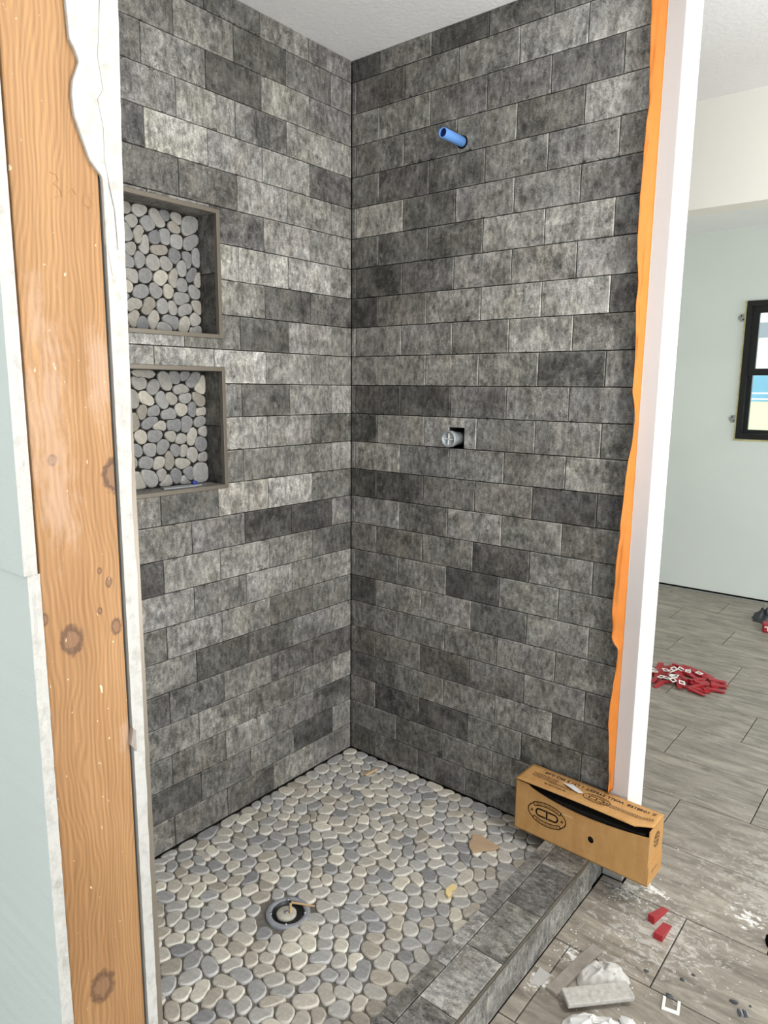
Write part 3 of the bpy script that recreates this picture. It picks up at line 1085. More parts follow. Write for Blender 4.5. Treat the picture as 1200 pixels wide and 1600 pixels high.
# ------------------------------------------------------------------ far window
W = (.505, 1.395, 1.07, 1.99)
win = empty('window_1', (.95, 3.44, 1.07)); tag(win, 'black framed two-sash window at the end of the hall', 'window', kind='structure')
def wframe(name, x0, x1, z0, z1, t, ya, yb, mat, parent):
    mb = MB()
    mb.box(x0, x0 + t, ya, yb, z0, z1); mb.box(x1 - t, x1, ya, yb, z0, z1); mb.box(x0 + t, x1 - t, ya, yb, z0, z0 + t); mb.box(x0 + t, x1 - t, ya, yb, z1 - t, z1)
    o = child(name, mb.mesh(name, fix=False), mat, parent) if parent is win else obj(name, mb.mesh(name, fix=False), mat, parent)
    return o
wframe('window_frame', W[0], W[1], W[2], W[3], .034, 3.425, 3.52, M['frame'], win)
for nm, z0, z1, yy, t in (('sash', 1.50, 1.955, 3.462, .045), ('sash', 1.105, 1.53, 3.490, .028)):
    s = child(nm, MB().mesh(nm), M['frame'], win) if False else empty(nm, (0, 0, 0))
    s.parent = win; s.matrix_parent_inverse = Matrix.Translation(-Vector(win.location))
    wframe('sash_rail', W[0] + .034, W[1] - .034, z0, z1, t, yy - .015, yy + .012, M['frame'], s)
    obj('pane', MB().box(W[0] + .05, W[1] - .05, yy - .002, yy + .002, z0 + t - .004, z1 - t + .004).mesh('pane'), M['glass'], s)
vs = []
rf_ = random.Random(8)
mb = MB()
pts = [(W[0] - .006 + rf_.uniform(-.003, .003), 3.438 + rf_.uniform(-.003, .003), 1.055 + .935 * k / 50) for k in range(51)]
mb.tube(pts, .0065, 8)
mb.tube([(W[0] - .01 + .9 * k / 40, 3.438 + rf_.uniform(-.002, .002), 1.062 + rf_.uniform(-.002, .002)) for k in range(41)], .0065, 8)
child('spray_foam', mb.mesh('spray_foam', True), M['foam'], win)
for zc in (1.883, 1.205):
    c = child('mounting_clip', MB().box(.463, .508, 3.436, 3.4395, zc - .026, zc + .026).box(.452, .464, 3.436, 3.4395, zc - .012, zc + .012).mesh('mounting_clip'), M['steel'], win)
    for dx, dzz in ((.472, .012), (.485, -.013)):
        obj('screw', MB().lathe([(.0045, 3.434), (.0045, 3.4365)], 'y', (dx, 0, zc + dzz), 10, cap=True).mesh('screw'), M['black'], c)
# windows out of view that let the daylight in
for nm, (a0, a1, z0, z1), ax in (('window_2', (-3.4, -.6, .35, 2.15), 'x'), ('window_3', (1.5, 3.1, .55, 2.05), 'x'), ('window_4', (.9, 3.5, .35, 2.15), 'y')):
    t = .05
    mb = MB()
    for (p0, p1, q0, q1) in ((a0, a0 + t, z0, z1), (a1 - t, a1, z0, z1), (a0, a1, z0, z0 + t), (a0, a1, z1 - t, z1)):
        if ax == 'x': mb.box(4.62, 4.7, p0, p1, q0, q1)
        else: mb.box(p0, p1, -4.9, -4.82, q0, q1)
    o = obj(nm, mb.mesh(nm, fix=False), M['frame'])
    tag(o, {'window_2': 'window frame in the side wall beside the shower', 'window_3': 'window frame in the hall side wall', 'window_4': 'window frame in the wall behind the camera'}[nm], 'window', kind='structure')

# gap strip at the foot of the far wall (no baseboard fitted yet)
bb = struct('baseboard_far', MB().box(-.5, 4.6, 3.425, 3.4395, ZF, ZF + .010), M['board'], 'raw strip at the foot of the far wall', cat='baseboard')
struct('trim_1', MB().box(-.5, 4.6, 3.4385, 3.4399, ZF + .010, ZF + .022), M['black'], 'dark gap under the far wall drywall', cat='trim')

# outdoors seen through the window
og = MB().add([(-60, 3.7, -.12), (60, 3.7, -.12), (60, 121, -.12), (-60, 121, -.12)], [[0, 1, 2, 3]]).mesh('lawn')
tag(obj('lawn', og, M['grass']), 'yellow green lawn outside the window', 'lawn', kind='structure')
vs = []; n = 40
for k in range(n + 1):
    x = -80 + 160 * k / n
    h = 4.1 + .5 * noise.noise(Vector((x * .05, 0, 2)))
    vs += [(x, 120, -.5), (x, 124, h)]
tag(obj('hills', pydata('hills', vs, [[2 * k, 2 * k + 2, 2 * k + 3, 2 * k + 1] for k in range(n)]), M['hill']), 'hazy blue hills beyond the lawn outside', 'hills', kind='structure')
fence = empty('fence', (0, 60, -.12)); tag(fence, 'white rail fence far out on the lawn', 'fence')
for k in range(6):
    o = obj('post', MB().box(-.06, .06, -.06, .06, 0, 1.55).mesh('post') if k == 0 else fpost, M['whiteplastic'], fence, (-34 + 9 * k, 0, 0)); fpost = o.data
for z in (.88, 1.33):
    obj('rail', MB().box(-34, 12, -.04, .04, z, z + .12).mesh('rail'), M['whiteplastic'], fence)
house = empty('house', (-26, 130, -.12)); tag(house, 'pale house with grey window on the rise beyond the lawn', 'house', kind='structure')
obj('wall', MB().box(-1, 16, 0, 6, 0, 10.1).mesh('wall'), M['house'], house)
obj('gable', MB().prism([(-1.4, 10.1), (16.4, 10.1), (14, 15), (1, 15)], 'y', -.3, 6).mesh('gable'), M['whiteplastic'], house)
for xx in (.75, 7.5, 12): obj('window', MB().box(xx - 1.1, xx + 1.1, -.4, .02, 10.2, 12.6).mesh('window'), M['housewin'], house)

# ------------------------------------------------------------------ pipe, valve, drain
pipe = empty('shower_pipe', (.448, 0, 2.130)); tag(pipe, 'short blue plastic pipe stub sticking out of the tiled wall', 'pipe')
obj('pipe_wall', MB().lathe([(.0122, -.104), (.0142, -.105), (.0148, -.103), (.0148, .05), (.0120, .05), (.0122, -.104)], 'y', n=28).mesh('pipe_wall', True), M['pvc'], pipe)
obj('bore', MB().lathe([(.0121, -.098), (.0121, .05)], 'y', n=24, cap=True).mesh('bore'), M['pvcdark'], pipe)
obj('hole_gap', MB().lathe([(.0147, -.0012), (.0188, -.0010), (.0188, .006), (.0147, .006)], 'y', (.001, 0, -.001), n=28).mesh('hole_gap', True), M['black'], pipe)
valve = empty('shower_valve', (.456, 0, 1.233)); tag(valve, 'round grey valve body with cross-ribbed cap in a cutout of the wall tile', 'valve')
obj('valve_body', MB().lathe([(.0205, .06), (.0205, -.004), (.0225, -.008), (.0225, -.03), (.021, -.034)], 'y', n=32).mesh('valve_body', True), M['chrome'], valve)
cap = obj('cap', MB().lathe([(.0245, -.028), (.0265, -.031), (.0265, -.046), (.0245, -.049), (.0222, -.049), (.0215, -.0435), (.0, -.0435)], 'y', n=36).mesh('cap', True), plain('grey_valve_cap', srgb(168, 174, 178), .35, .5, metal=.4), valve)
for rz in (.08, .08 + math.pi / 2):
    obj('rib', MB().box(-.019, .019, -.0475, -.043, -.0013, .0013).mesh('rib'), M['whiteplastic'], cap, (0, 0, 0), (0, rz, 0))
obj('recess', MB().box(-.031, .028, .085, .11, -.032, .034).mesh('recess'), M['black'], valve)

drain = empty('shower_drain', (DR[0], DR[1], -.0075)); tag(drain, 'round grey drain set in the pebble shower floor', 'drain')
obj('drain_ring', MB().lathe([(.060, 0), (.060, .006), (.057, .0085), (.046, .0085), (.044, .006), (.042, .002)], n=40).mesh('drain_ring', True), M['ringgrey'], drain)
obj('drain_cup', MB().lathe([(.0425, .0085), (.038, .001), (.030, .0006), (.0, .0006)], n=32).mesh('drain_cup', True), plain('black_drain_plastic', srgb(28, 30, 33), .4, .5), drain)
obj('drain_plug', MB().lathe([(.027, .001), (.027, .006), (.025, .0078), (.012, .0085), (.0, .0085)], n=28).mesh('drain_plug', True), plain('dusty_drain_plug', srgb(186, 182, 170), .7, .2, var=.25, vs=70), drain, (-.002, -.004, 0))
obj('screw', MB().lathe([(.006, .0085), (.006, .0105), (.004, .0115), (0, .0115)], n=14).mesh('screw', True), M['steel'], drain, (-.002, -.004, 0))
for a in (.6, 2.4, 4.0, 5.4): obj('screw', MB().lathe([(.0035, .008), (.0035, .0098), (0, .0102)], n=10).mesh('screw', True), M['chrome'], drain, (.046 * math.cos(a), .046 * math.sin(a), 0))

# ------------------------------------------------------------------ cardboard box on the curb
BL, BD, BH, TK = .414, .105, .163, .003
BOXO = Vector((.786, -.1175, CZ + .0008)); BRZ = -.035
box = empty('cardboard_box', BOXO, (0, 0, BRZ)); tag(box, 'half-opened brown cardboard tile box lying on the shower curb', 'box')
obj('base_panel', MB().box(0, BL, 0, BD, 0, TK).mesh('base_panel'), M['card'], box)
# front panel with a round hand hole and a bowed top edge
nx = 40
top = lambda t: BH - .004 - .030 * max(0, math.sin(min(1, max(0, (t - .10) / .9)) * math.pi)) ** .7 * (1 - .45 * t) - .012 * t
hc, hr = (.248, .066), .0095
def front_panel():
    m = bmesh.new()
    outer = [(0, 0), (BL, 0)] + [(BL * (1 - k / nx), top(1 - k / nx)) for k in range(nx + 1)]
    hole = [(hc[0] + hr * math.cos(2 * math.pi * k / 20), hc[1] + hr * 1.15 * math.sin(2 * math.pi * k / 20)) for k in range(20)]
    edges = []
    for ring in (outer, hole):
        vv = [m.verts.new((x, 0, z)) for x, z in ring]
        for k in range(len(vv)): edges.append(m.edges.new((vv[k], vv[(k + 1) % len(vv)])))
    bmesh.ops.triangle_fill(m, use_beauty=True, use_dissolve=False, edges=edges)
    r = bmesh.ops.extrude_face_region(m, geom=list(m.faces))
    for v in [g_ for g_ in r['geom'] if isinstance(g_, bmesh.types.BMVert)]: v.co.y += TK
    bmesh.ops.recalc_face_normals(m, faces=m.faces)
    me = bpy.data.meshes.new('front_panel'); m.to_mesh(me); m.free(); return me
obj('dark_filler', MB().box(.02, BL - .02, .012, BD - .01, TK, BH - .024).mesh('dark_filler'), M['grout'], box)  # dark block added so the gap under the lid reads as deep shade
fp = obj('front_panel', front_panel(), M['card'], box)
obj('back_panel', MB().box(0, BL, BD - TK, BD, 0, BH).mesh('back_panel'), M['card'], box)
obj('left_panel', MB().box(0, TK, 0, BD, 0, BH - .002).mesh('left_panel'), M['card'], box)
rp = obj('right_panel', MB().box(BL - TK, BL, .002, BD, 0, BH).mesh('right_panel'), M['card'], box)
lf = obj('side_flap', MB().prism([(.0, 0), (BD - .004, .003), (BD - .004, .065), (.002, .058)], 'x', BL + .0003, BL + .0028).mesh('side_flap'), M['card'], rp)
# lid with a lifted front edge
vs, fs = [], []
nl, nd = 40, 6
def lid_pt(t, s):
    """t along the length, s from back (0) to front (1)"""
    yf = -.004 - .010 * math.sin(math.pi * min(1, max(0, (t - .0) / .97)))
    if t > .90: yf = -.004 + (t - .90) / .10 * .030
    y = BD + (yf - BD) * s
    lift = .010 * math.sin(math.pi * t) * s * s
    return (BL * t, y, BH + .001 + lift)
for i in range(nl + 1):
    for j in range(nd + 1): vs.append(lid_pt(i / nl, j / nd))
for i in range(nl):
    for j in range(nd):
        a = i * (nd + 1) + j; fs.append([a, a + 1, a + nd + 2, a + nd + 1])
lid = obj('lid', pydata('lid', vs, fs, True), M['card'], box)
sol = lid.modifiers.new('thick', 'SOLIDIFY'); sol.thickness = TK; sol.offset = 1


def text_mesh(s, size, bold=0.0):
    c = bpy.data.curves.new('txt', 'FONT'); c.body = s; c.size = size; c.align_x = 'LEFT'; c.align_y = 'CENTER'; c.offset = bold; c.resolution_u = 2
    o = bpy.data.objects.new('txt', c); COL.objects.link(o)
    bpy.context.view_layer.update()
    m = bpy.data.meshes.new_from_object(o.evaluated_get(bpy.context.evaluated_depsgraph_get()))
    bpy.data.objects.remove(o); bpy.data.curves.remove(c)
    return m


def lid_print(name, m, mat, t_start, s, width=None, up=.0006, parent=lid):
    """lay flat text on the lid, upside down seen from the room: text runs from high t to low t"""
    xs = [v.co.x for v in m.vertices]
    k = 1.0 if width is None else width / (max(xs) - min(xs))
    for v in m.vertices:
        t = t_start - (v.co.x * k) / BL
        y0 = s * 1.0
        p0 = lid_pt(t, s - v.co.y / BD * -1.0) if False else lid_pt(t, min(1, max(0, s + v.co.y / BD)))
        v.co = (p0[0], p0[1], p0[2] + TK + up)
    for p in m.polygons: pass
    m.update()
    return obj(name, m, mat, parent)


lid_print('printed_text', text_mesh('Z 1048158  WALL STREET 1 LS1 5 MQ 0,68', .0165, .0006), M['inkfade'], .965, .20, .345)
lid_print('printed_text', text_mesh('www.cir.it', .011, .0003), M['ink'], .375, .74, .072)
rt = random.Random(4)
def lid_lines(t0, t1, s0, rows, ds):
    mb = MB()
    for r in range(rows):
        t = t0
        while t < t1:
            w = rt.uniform(.006, .016)
            s = s0 + r * ds
            a, b = lid_pt(t, s), lid_pt(min(t1, t + w), s); c, d = lid_pt(min(t1, t + w), s + ds * .5), lid_pt(t, s + ds * .5)
            up = TK + .0005
            mb.add([(q[0], q[1], q[2] + up) for q in (a, b, c, d)], [[0, 3, 2, 1]])
            t += w + .004
    obj('small_print', mb.mesh('small_print', fix=False), M['inkfade'], lid)
lid_lines(.62, .97, .50, 3, .055)
lid_lines(.07, .27, .36, 4, .06)
lid_lines(.22, .40, .54, 2, .05)


def logo(place, s, mat, parent, name='printed_logo'):
    """oval crest: two banners, a split rounded monogram and two small crests; place(u,v)->point, drawn upside down"""
    mb = MB()
    def line(pts, w, closed=False):
        n = len(pts)
        L, Rr = [], []
        for i in range(n):
            a = pts[i - 1] if (i > 0 or closed) else pts[i]; b = pts[(i + 1) % n] if (i < n - 1 or closed) else pts[i]
            dx, dy = b[0] - a[0], b[1] - a[1]; q = math.hypot(dx, dy) or 1
            L.append((pts[i][0] - dy / q * w / 2, pts[i][1] + dx / q * w / 2)); Rr.append((pts[i][0] + dy / q * w / 2, pts[i][1] - dx / q * w / 2))
        vs = [place(-u * s, -v * s) for u, v in L + Rr]
        mb.add(vs, [[i, (i + 1) % n, n + (i + 1) % n, n + i] for i in range(n if closed else n - 1)])
    el = lambda a, b, t0, t1, n=24: [(a * math.cos(t0 + (t1 - t0) * k / n), b * math.sin(t0 + (t1 - t0) * k / n)) for k in range(n + 1)]
    line(el(1.0, .52, -.80, .80), .05); line(el(1.0, .52, math.pi - .80, math.pi + .80), .05)
    for sg in (1, -1):
        up = [(-.74 + 1.48 * k / 12, sg * (.40 + .16 * (1 - ((k - 6) / 6) ** 2))) for k in range(13)]
        lo = [(-.68 + 1.36 * k / 12, sg * (.25 + .13 * (1 - ((k - 6) / 6) ** 2))) for k in range(13)]
        line(up, .045); line(lo, .045); line([up[0], lo[0]], .045); line([up[-1], lo[-1]], .045)
    # monogram: open rounded halves and a centre bar
    for sg in (1, -1):
        line([(sg * .06, .17), (sg * .40, .17)] + [(sg * (.40 + .17 * math.sin(math.pi * k / 8)), .17 * math.cos(math.pi * k / 8)) for k in range(1, 8)] + [(sg * .40, -.17), (sg * .06, -.17)], .08)
    line([(0, .23), (0, -.23)], .085)
    for sg in (1, -1):
        line([(sg * .80 - .05, .05), (sg * .80, -.07), (sg * .80 + .05, .05), (sg * .80, .02)], .05, True)
    for word, sg in (('CERAMICHE', -1), ('MANIFATTURA', 1)):
        tm = text_mesh(word, .17)
        xs = [v.co.x for v in tm.vertices]; k = 1.18 / (max(xs) - min(xs)); x0 = min(xs)
        vs = []
        for v in tm.vertices:
            u = (v.co.x - x0) * k - .59
            w = sg * (.325 + .145 * (1 - (u / .72) ** 2)) + v.co.y * .78
            vs.append(place(-u * s, -w * s))
        mb.add(vs, [list(p.vertices) for p in tm.polygons])
        bpy.data.meshes.remove(tm)
    return obj(name, mb.mesh(name, fix=False), mat, parent)


logo(lambda u, v: (.108 + u, -.0004, .083 + v * 1.05), .062, M['ink'], fp)
logo(lambda u, v: (BL + .0005, .055 + u * .62, .118 + v * 1.1), .034, M['ink'], rp)
logo(lambda u, v: tuple(Vector(lid_pt((.240 + u) / BL, .52 - v * .9 / BD)) + Vector((0, 0, TK + .0006))), .040, M['ink'], lid)
obj('printed_text', (lambda m: ([setattr(v, 'co', Vector((BL + .0034, .022 + v.co.x, .035 + v.co.x * .05 + v.co.y))) for v in m.vertices], m)[1])(text_mesh('www.cir.it', .010)), M['ink'], lf)
# torn paper label on the lid
a = lid_pt(.40, .45); 
lab = obj('torn_label', MB().prism([(.128, .052), (.150, .056), (.156, .062), (.200, .040), (.188, .031), (.170, .036)], 'z', BH + TK + .0095, BH + TK + .0103).mesh('torn_label'), M['bag'], lid)
obj('tape_strip', MB().box(.16, .19, -.0006, 0, .108, .113).mesh('tape_strip'), plain('clear_tape', srgb(205, 170, 125), .25, .5), fp)

# ------------------------------------------------------------------ small loose things on the pebbles
def flat_piece(name, pts, z0, z1, mat, label, cat, group=None):
    c = Vector((sum(p[0] for p in pts) / len(pts), sum(p[1] for p in pts) / len(pts), z0))
    m = MB().prism([(x - c.x, y - c.y) for x, y in pts], 'z', 0, z1 - z0).mesh(name)
    o = obj(name, m, mat, None, c); bevel(o, min(.001, (z1 - z0) * .3), 2)
    return tag(o, label, cat, group)


flat_piece('stone_shard', [(.672, -.178), (.696, -.167), (.735, -.172), (.772, -.178), (.768, -.196), (.745, -.222), (.720, -.254), (.700, -.24), (.689, -.223), (.685, -.2)], .0008, .007, M['shard'], 'flat tan stone shard lying on the pebbles near the box', 'stone')
flat_piece('yellow_chip', [(.760, -.457), (.750, -.44), (.753, -.414), (.763, -.409), (.770, -.417), (.766, -.435), (.777, -.450), (.772, -.463)], .0008, .009, plain('yellow_chip', srgb(232, 208, 152), .7, .2, var=.1), 'small yellow chip lying on the pebbles by the curb', 'chip')
def stick(name, a, b, r, label, z=.003, mat=None):
    a, b = Vector(a), Vector(b)
    d = (b - a).to_2d(); n = Vector((-d.y, d.x)).normalized() * r
    pts = [(a.x + n.x, a.y + n.y), (a.x - n.x, a.y - n.y), (b.x - n.x * .5, b.y - n.y * .5), (b.x + n.x * .6, b.y + n.y * .6)]
    return flat_piece(name, pts, z, z + r * 1.2, mat or M['wooden'], label, 'stick')
stick('wood_sliver', (.184, -.128, 0), (.191, -.068, 0), .0045, 'pale wood sliver on the pebbles near the far corner', .0008)
stick('wood_sliver', (.452, -.752, 0), (.513, -.722, 0), .0032, 'pale wood sliver lying across the drain ring', .0015)
st = bpy.data.objects['wood_sliver.001']
stick('wood_sliver', (.455, -.757, 0), (.480, -.782, 0), .0035, 'short pale wood sliver on the drain plug', .0015)

# strip of stone and blue bit on the lower niche sill
sl = flat_piece('stone_slice', [(-.040, -.775), (-.022, -.778), (-.016, -.74), (-.016, -.67), (-.022, -.645), (-.040, -.652), (-.046, -.70), (-.046, -.75)], 1.0985, 1.1035, plain('grey_stone_slice', srgb(150, 152, 156), .6, .3, var=.1), 'thin grey stone slice lying on the sill of the lower niche', 'stone')
bc = flat_piece('blue_clip', [(-.040, -.672), (-.030, -.672), (-.030, -.657), (-.040, -.657)], 1.1038, 1.113, M['blue'], 'tiny blue plastic clip on the stone slice in the lower niche', 'clip')

# ------------------------------------------------------------------ things on the room floor
def wedge_mesh():
    L, w, h = .080, .021, .019
    v = [(0, -w / 2, 0), (L, -w / 2, 0), (L, w / 2, 0), (0, w / 2, 0), (0, -w / 2, h), (0, w / 2, h), (L, -w / 2, .0015), (L, w / 2, .0015)]
    m = MB().add(v, [[0, 3, 2, 1], [0, 1, 6, 4], [1, 2, 7, 6], [2, 3, 5, 7], [3, 0, 4, 5], [4, 6, 7, 5]]).mesh('levelling_wedge')
    return m
wm = wedge_mesh()
w1 = obj('levelling_wedge', wm, M['red'], None, (1.216, -.118, ZF + .0002), (0, 0, math.radians(80))); tag(w1, 'red plastic wedge on the floor, the pointed one behind', 'wedge', 'red wedges near the box'); bevel(w1, .0008, 2); w1.scale = (1.05, .9, 1.2)
w2 = obj('levelling_wedge', wm, M['red'], None, (1.252, -.170, ZF + .0002), (0, 0, math.radians(88))); tag(w2, 'red plastic wedge on the floor, the blocky one in front', 'wedge', 'red wedges near the box'); bevel(w2, .0008, 2); w2.scale = (.95, 1.15, .95)

# heap of red wedges and white clips in the hall
hw = MB().add([(0, -.011, 0), (.085, -.011, 0), (.085, .011, 0), (0, .011, 0), (0, -.011, .014), (0, .011, .014), (.085, -.011, .002), (.085, .011, .002)], [[0, 3, 2, 1], [0, 1, 6, 4], [1, 2, 7, 6], [2, 3, 5, 7], [3, 0, 4, 5], [4, 6, 7, 5]]).mesh('levelling_wedge')
def clip_mesh():
    mb = MB()
    mb.box(-.02, .02, -.017, -.011, 0, .003); mb.box(-.02, .02, .011, .017, 0, .003); mb.box(-.02, -.013, -.011, .011, 0, .003); mb.box(.010, .02, -.011, .011, 0, .003)
    return mb.mesh('levelling_clip', fix=False)
cm = clip_mesh()
hr_ = random.Random(12)
for k in range(58):
    a = hr_.uniform(0, 2 * math.pi); r = math.sqrt(hr_.random())
    x, y = .755 + .165 * r * math.cos(a), 1.70 + .155 * r * math.sin(a)
    x += (y - 1.70) * -.25
    lvl = ZF + .0005 + hr_.uniform(0, .028) * (1 - r * .8)
    o = obj('levelling_wedge', hw, M['red'], None, (x, y, lvl), (hr_.uniform(-.12, .12), hr_.uniform(-.1, .12), hr_.gauss(-.3, .9)))
    tag(o, 'red plastic wedge in the heap on the hall floor', 'wedge', 'heap of red wedges in the hall')
for k in range(16):
    a = hr_.uniform(0, 2 * math.pi); r = math.sqrt(hr_.random())
    x, y = .765 + .155 * r * math.cos(a), 1.67 + .15 * r * math.sin(a)
    o = obj('levelling_clip', cm, M['whiteplastic'], None, (x, y, ZF + .018 + .022 * (1 - r)), (hr_.uniform(-.3, .3), hr_.uniform(-.3, .3), hr_.uniform(0, 3))); o.scale = (.75, .8, 1)
    tag(o, 'white plastic clip among the red wedges on the hall floor', 'clip', 'white clips in the heap in the hall')

# white U-shaped clip lying near the camera
us = MB()
us.box(-.020, .020, -.020, -.010, 0, .004).box(-.020, -.013, -.010, .022, 0, .004).box(.013, .020, -.010, .022, 0, .004)
o = obj('spacer_clip', us.mesh('spacer_clip', fix=False), M['whiteplastic'], None, (1.347, -.362, ZF + .0003), (0, 0, math.radians(12)))
tag(o, 'white U-shaped plastic clip flat on the tiled floor', 'clip'); bevel(o, .001, 2)
sc = empty('ribbed_clip', (1.485, -.275, ZF), (0, 0, .5)); tag(sc, 'small grey ribbed metal clip on the floor', 'clip')
for k in range(4): obj('rib', MB().box(-.010 + k * .006, -.0065 + k * .006, -.009, .009, 0, .006).mesh('rib'), M['steel'] if k % 2 else M['darkgrey'], sc)
obj('plate', MB().box(-.012, .013, -.009, .009, 0, .0015).mesh('plate'), M['steel'], sc)


def crumb(name, loc, size, mat, label, cat, seed, squash=.5):
    b = bmesh.new(); bmesh.ops.create_icosphere(b, subdivisions=2, radius=1)
    for v in b.verts:
        n_ = noise.noise(v.co * 1.6 + Vector((seed, seed * 2.3, 0)))
        v.co *= 1 + .45 * n_
        v.co = Vector((v.co.x * size[0], v.co.y * size[1], max(v.co.z, -.55) * size[2]))
    zmin = min(v.co.z for v in b.verts)
    for v in b.verts: v.co.z -= zmin
    m = bpy.data.meshes.new(name); b.to_mesh(m); b.free()
    o = obj(name, m, mat, None, loc); return tag(o, label, cat)
crumb('dark_crumb', (1.461, -.253, ZF), (.010, .005, .004), M['darkgrey'], 'elongated dark crumb beside the ribbed metal clip', 'crumb', 1)
crumb('dark_crumb', (1.344, -.263, ZF), (.006, .004, .003), M['darkgrey'], 'dark crumb on the floor tile in front of the red wedges', 'crumb', 2)
crumb('dark_crumb', (1.361, -.231, ZF), (.005, .003, .003), M['darkgrey'], 'tiny dark crumb in the middle of the floor tile', 'crumb', 3)
crumb('dark_crumb', (1.265, -.294, ZF), (.006, .004, .003), M['darkgrey'], 'dark crumb beside the white rag on the floor', 'crumb', 4)
crumb('dark_crumb', (1.494, -.240, ZF), (.003, .003, .002), M['darkgrey'], 'smallest dark crumb behind the ribbed clip', 'crumb', 5)
crumb('dark_crumb', (1.335, -.335, ZF), (.009, .006, .004), M['darkgrey'], 'dark crumb touching the white U-shaped clip', 'crumb', 6)
crumb('dark_lump', (1.489, .012, ZF), (.012, .02, .016), M['black'], 'dark object cut off at the right edge of the photo', 'lump', 7)

# plaster crumbs strewn over the floor
cv_, cf_ = [], []
cr_ = random.Random(15)
spots = [(1.1, -.36, .08, 60), (1.14, -.02, .09, 70), (1.25, -.15, .25, 150), (1.42, .09, .09, 40), (1.3, .6, .5, 60), (1.0, 1.2, .3, 14), (1.2, -.45, .12, 60)]
for x, y, r, n in spots:
    for _ in range(n):
        s = cr_.uniform(.0006, .0022)
        px_, py_ = x + cr_.gauss(0, r * .5), y + cr_.gauss(0, r * .5)
        if px_ < 1.045 and py_ < .12: continue
        if px_ < 1.1 and -.05 < py_ < .14: continue
        b = len(cv_)
        k = [(s * cr_.uniform(.6, 1.7), s * cr_.uniform(.5, 1.2), s * .8) for _ in range(1)][0]
        a = cr_.uniform(0, 3)
        ca, sa = math.cos(a), math.sin(a)
        for (u, v, w_) in ((-1, -1, 0), (1, -.7, 0), (.8, 1, 0), (-.7, .8, 0), (-.5, -.4, 1), (.5, .3, 1)):
            cv_.append((px_ + (u * k[0] * ca - v * k[1] * sa), py_ + (u * k[0] * sa + v * k[1] * ca), ZF + .0001 + w_ * k[2]))
        cf_ += [[b + i for i in f] for f in ((0, 1, 5, 4), (1, 2, 5), (2, 3, 4, 5), (3, 0, 4))]
o = obj('plaster_crumbs', pydata('plaster_crumbs', cv_, cf_), M['bag'])
tag(o, 'tiny white plaster crumbs strewn over the floor tiles', 'crumbs', kind='stuff')

# board offcut, dusty slab and rags by the curb
def oriented_slab(name, p0, p1, width, z0, th, mat, label, cat, tilt=0, bev=.002):
    p0, p1 = Vector(p0), Vector(p1)
    d = p1 - p0
    m = MB().box(0, d.length, -width / 2, width / 2, 0, th).mesh(name)
    o = obj(name, m, mat, None, (p0.x, p0.y, z0), (tilt, 0, math.atan2(d.y, d.x)))
    bevel(o, bev, 2)
    return tag(o, label, cat)
oriented_slab('board_offcut', (1.110, -.512), (1.140, -.304), .032, ZF + .0005, .011, M['greywood'], 'narrow grey board offcut sticking out from under the white rag', 'offcut')


def rag(name, c, rx, ry, h, seed, mat, label, amp=.35, freq=2.2, sub=5, rot=0, n=64):
    """a bunched sheet: closed outline, radial and cross folds, thin edge resting on the floor"""
    vs, fs = [], []
    rings = n // 2
    def pt(k, r):
        a = 2 * math.pi * k / n
        d = Vector((math.cos(a), math.sin(a), 0))
        out = 1 + .22 * noise.noise(d * 1.5 + Vector((seed, 0, 0))) + .07 * noise.noise(d * 5 + Vector((seed, 3, 0)))
        p = d * r * out
        w = Vector((p.x * freq + .8 * noise.noise(p * 1.6 + Vector((seed, 1, 2))), p.y * freq * .45, seed))
        rid = 1 - 2.2 * abs(noise.noise(w * 1.1))
        rid2 = 1 - 2.2 * abs(noise.noise(Vector((w.y * 3.1, w.x * 1.2, seed + 4))))
        dome = max(0.0, 1 - r ** 2.6)
        z = dome * (.50 + amp * (rid * .55 + rid2 * .35)) + .05 * max(rid, 0) * (1 - r)
        sh = Vector((noise.noise(p * 3.1 + Vector((seed, 7, 0))), noise.noise(p * 3.1 + Vector((0, seed, 9))), 0)) * .22 * dome
        return Vector(((p.x + sh.x + rid * .06 * dome) * rx, (p.y + sh.y - rid2 * .06 * dome) * ry, max(0, z) * h))
    for j in range(rings + 1):
        for k in range(n): vs.append(pt(k, max(.001, j / rings)))
    for j in range(rings):
        for k in range(n): fs.append([j * n + k, (j + 1) * n + k, (j + 1) * n + (k + 1) % n, j * n + (k + 1) % n])
    b = len(vs); vs += [(v[0], v[1], -.0) for v in vs[rings * n:(rings + 1) * n]]
    fs.append([rings * n + k for k in range(n)][::-1])
    vs = vs[:b]
    m = pydata(name, vs, fs, True)
    o = obj(name, m, mat, None, c, (0, 0, rot)); return tag(o, label, 'rag')
rag('crumpled_rag', (1.186, -.392, ZF + .0006), .066, .050, .046, 2.4, M['cloth'], 'crumpled dusty white rag between the board offcut and dusty block', .5, 2.4, 5, .9)
oriented_slab('dusty_block', (1.150, -.528), (1.264, -.406), .046, ZF + .020, .013, M['dusty'], 'dust-covered grey block lying across the white rag', 'block', .10, .003)
rag('crumpled_paper', (1.226, -.548, ZF + .0004), .070, .050, .034, 5.1, M['bag'], 'crumpled white paper in front of the dusty block at the bottom edge', .5, 2.2, 5, .7)
crumb('paper_scrap', (1.285, -.478, ZF), (.022, .012, .010), M['bag'], 'small white paper scrap at the bottom edge beside the crumpled paper', 'scrap', 9)
flat_piece('cement_flake', [(1.05, -.455), (1.085, -.46), (1.08, -.505), (1.055, -.52)], ZF + .0002, ZF + .0025, plain('grey_cement', srgb(176, 174, 170), .9, .1), 'flat grey cement flake on the floor at the foot of the curb', 'flake')
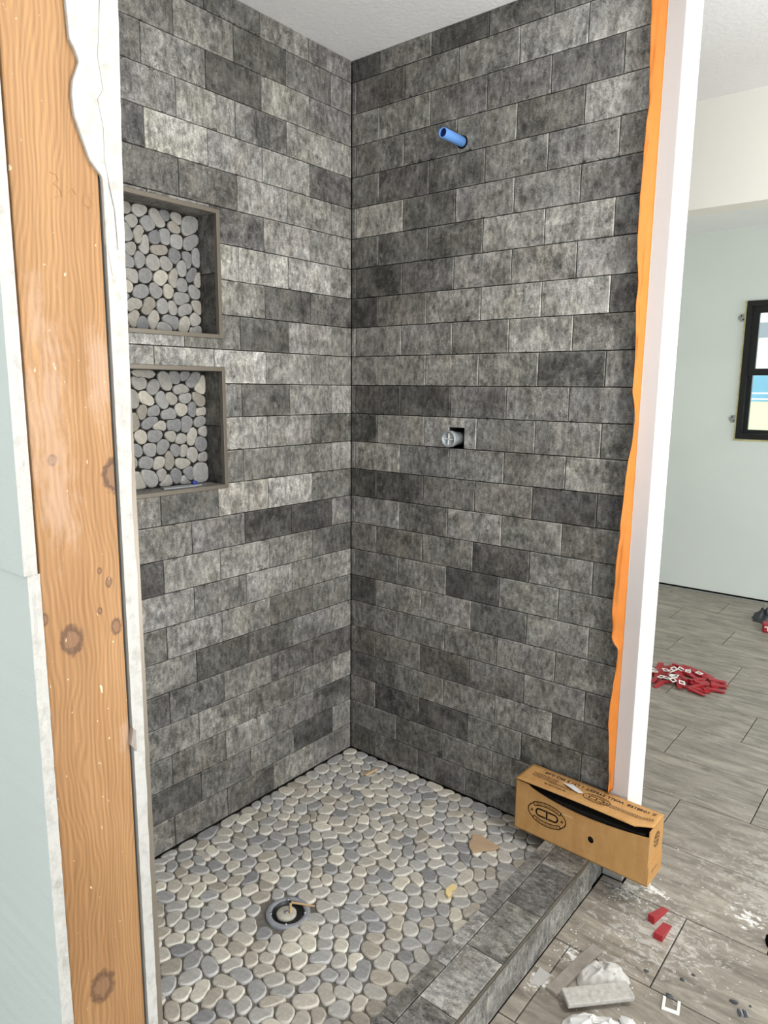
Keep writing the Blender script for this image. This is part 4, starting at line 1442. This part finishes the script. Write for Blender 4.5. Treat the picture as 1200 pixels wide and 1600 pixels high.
# twisted metal scrap under the box end
ms = empty('metal_scrap', (1.075, -.052, ZF)); tag(ms, 'crumpled grey metal scrap on the floor under the box', 'scrap')
for k, (dx, dy, rz, l) in enumerate(((0, 0, .3, .04), (.012, -.010, 1.4, .03), (-.004, .012, -.5, .034), (.02, .004, .9, .028))):
    o = obj('strip', MB().box(-l / 2, l / 2, -.004, .004, 0, .0016).mesh('strip'), M['board'] if k % 2 == 0 else M['steel'], ms, (dx, dy, .003 + k * .0035), (.25 * (k - 1.5), .2 * (1.5 - k), rz))

# grey glove-like rag and red tool at the right edge, far in the hall
rag('grey_rag', (.875, 3.02, ZF), .075, .085, .09, 7.7, M['darkgrey'], 'crumpled dark grey rag at the right edge near the far wall', .6, 2.6, 4)
rt_ = empty('red_tool', (.935, 2.80, ZF), (0, 0, .3)); tag(rt_, 'red tool case with white mark at the right edge of the hall floor', 'tool')
o = obj('case_body', MB().box(-.03, .09, -.035, .035, 0, .055).mesh('case_body'), M['red'], rt_); bevel(o, .006, 3)
obj('white_mark', MB().prism([(-.024, .040), (.0, .040), (.0, .012), (-.008, .012), (-.008, .032), (-.024, .032)], 'y', -.0362, -.0352).mesh('white_mark'), M['whiteplastic'], rt_)

# ------------------------------------------------------------------ ceiling lamp (out of view, above right of the camera)
lamp = empty('ceiling_lamp', (2.3, -.75, ZC)); tag(lamp, 'round flush ceiling lamp above the room floor', 'lamp')
obj('lamp_base', MB().lathe([(.15, 0), (.15, -.025), (.14, -.03)], n=32, cap=True).mesh('lamp_base'), M['whiteplastic'], lamp)
ld = bpy.data.lights.new('lamp_light', 'AREA'); ld.shape = 'DISK'; ld.size = .26; ld.energy = 27; ld.color = (1.0, .97, .93)
lo = bpy.data.objects.new('lamp_light', ld); COL.objects.link(lo); lo.parent = lamp; lo.location = (0, 0, -.034)

# made-up stand for the added ceiling uplight (out of view, right of the camera)
wl = empty('uplight_stand', (2.35, -.85, ZF)); tag(wl, 'added unseen tripod uplight that brightens the ceiling', 'lamp')
obj('pole', MB().lathe([(.014, .25), (.014, .79)], n=12, cap=True).mesh('pole'), M['darkgrey'], wl)
for k in range(3):
    a_ = k * 2.094
    obj('leg', MB().tube([(0, 0, .45), (.35 * math.cos(a_), .35 * math.sin(a_), .011)], .01, 8).mesh('leg'), M['darkgrey'], wl)
obj('uplight_housing', MB().box(-.26, .26, -.19, .19, .77, .84).mesh('uplight_housing'), M['darkgrey'], wl)
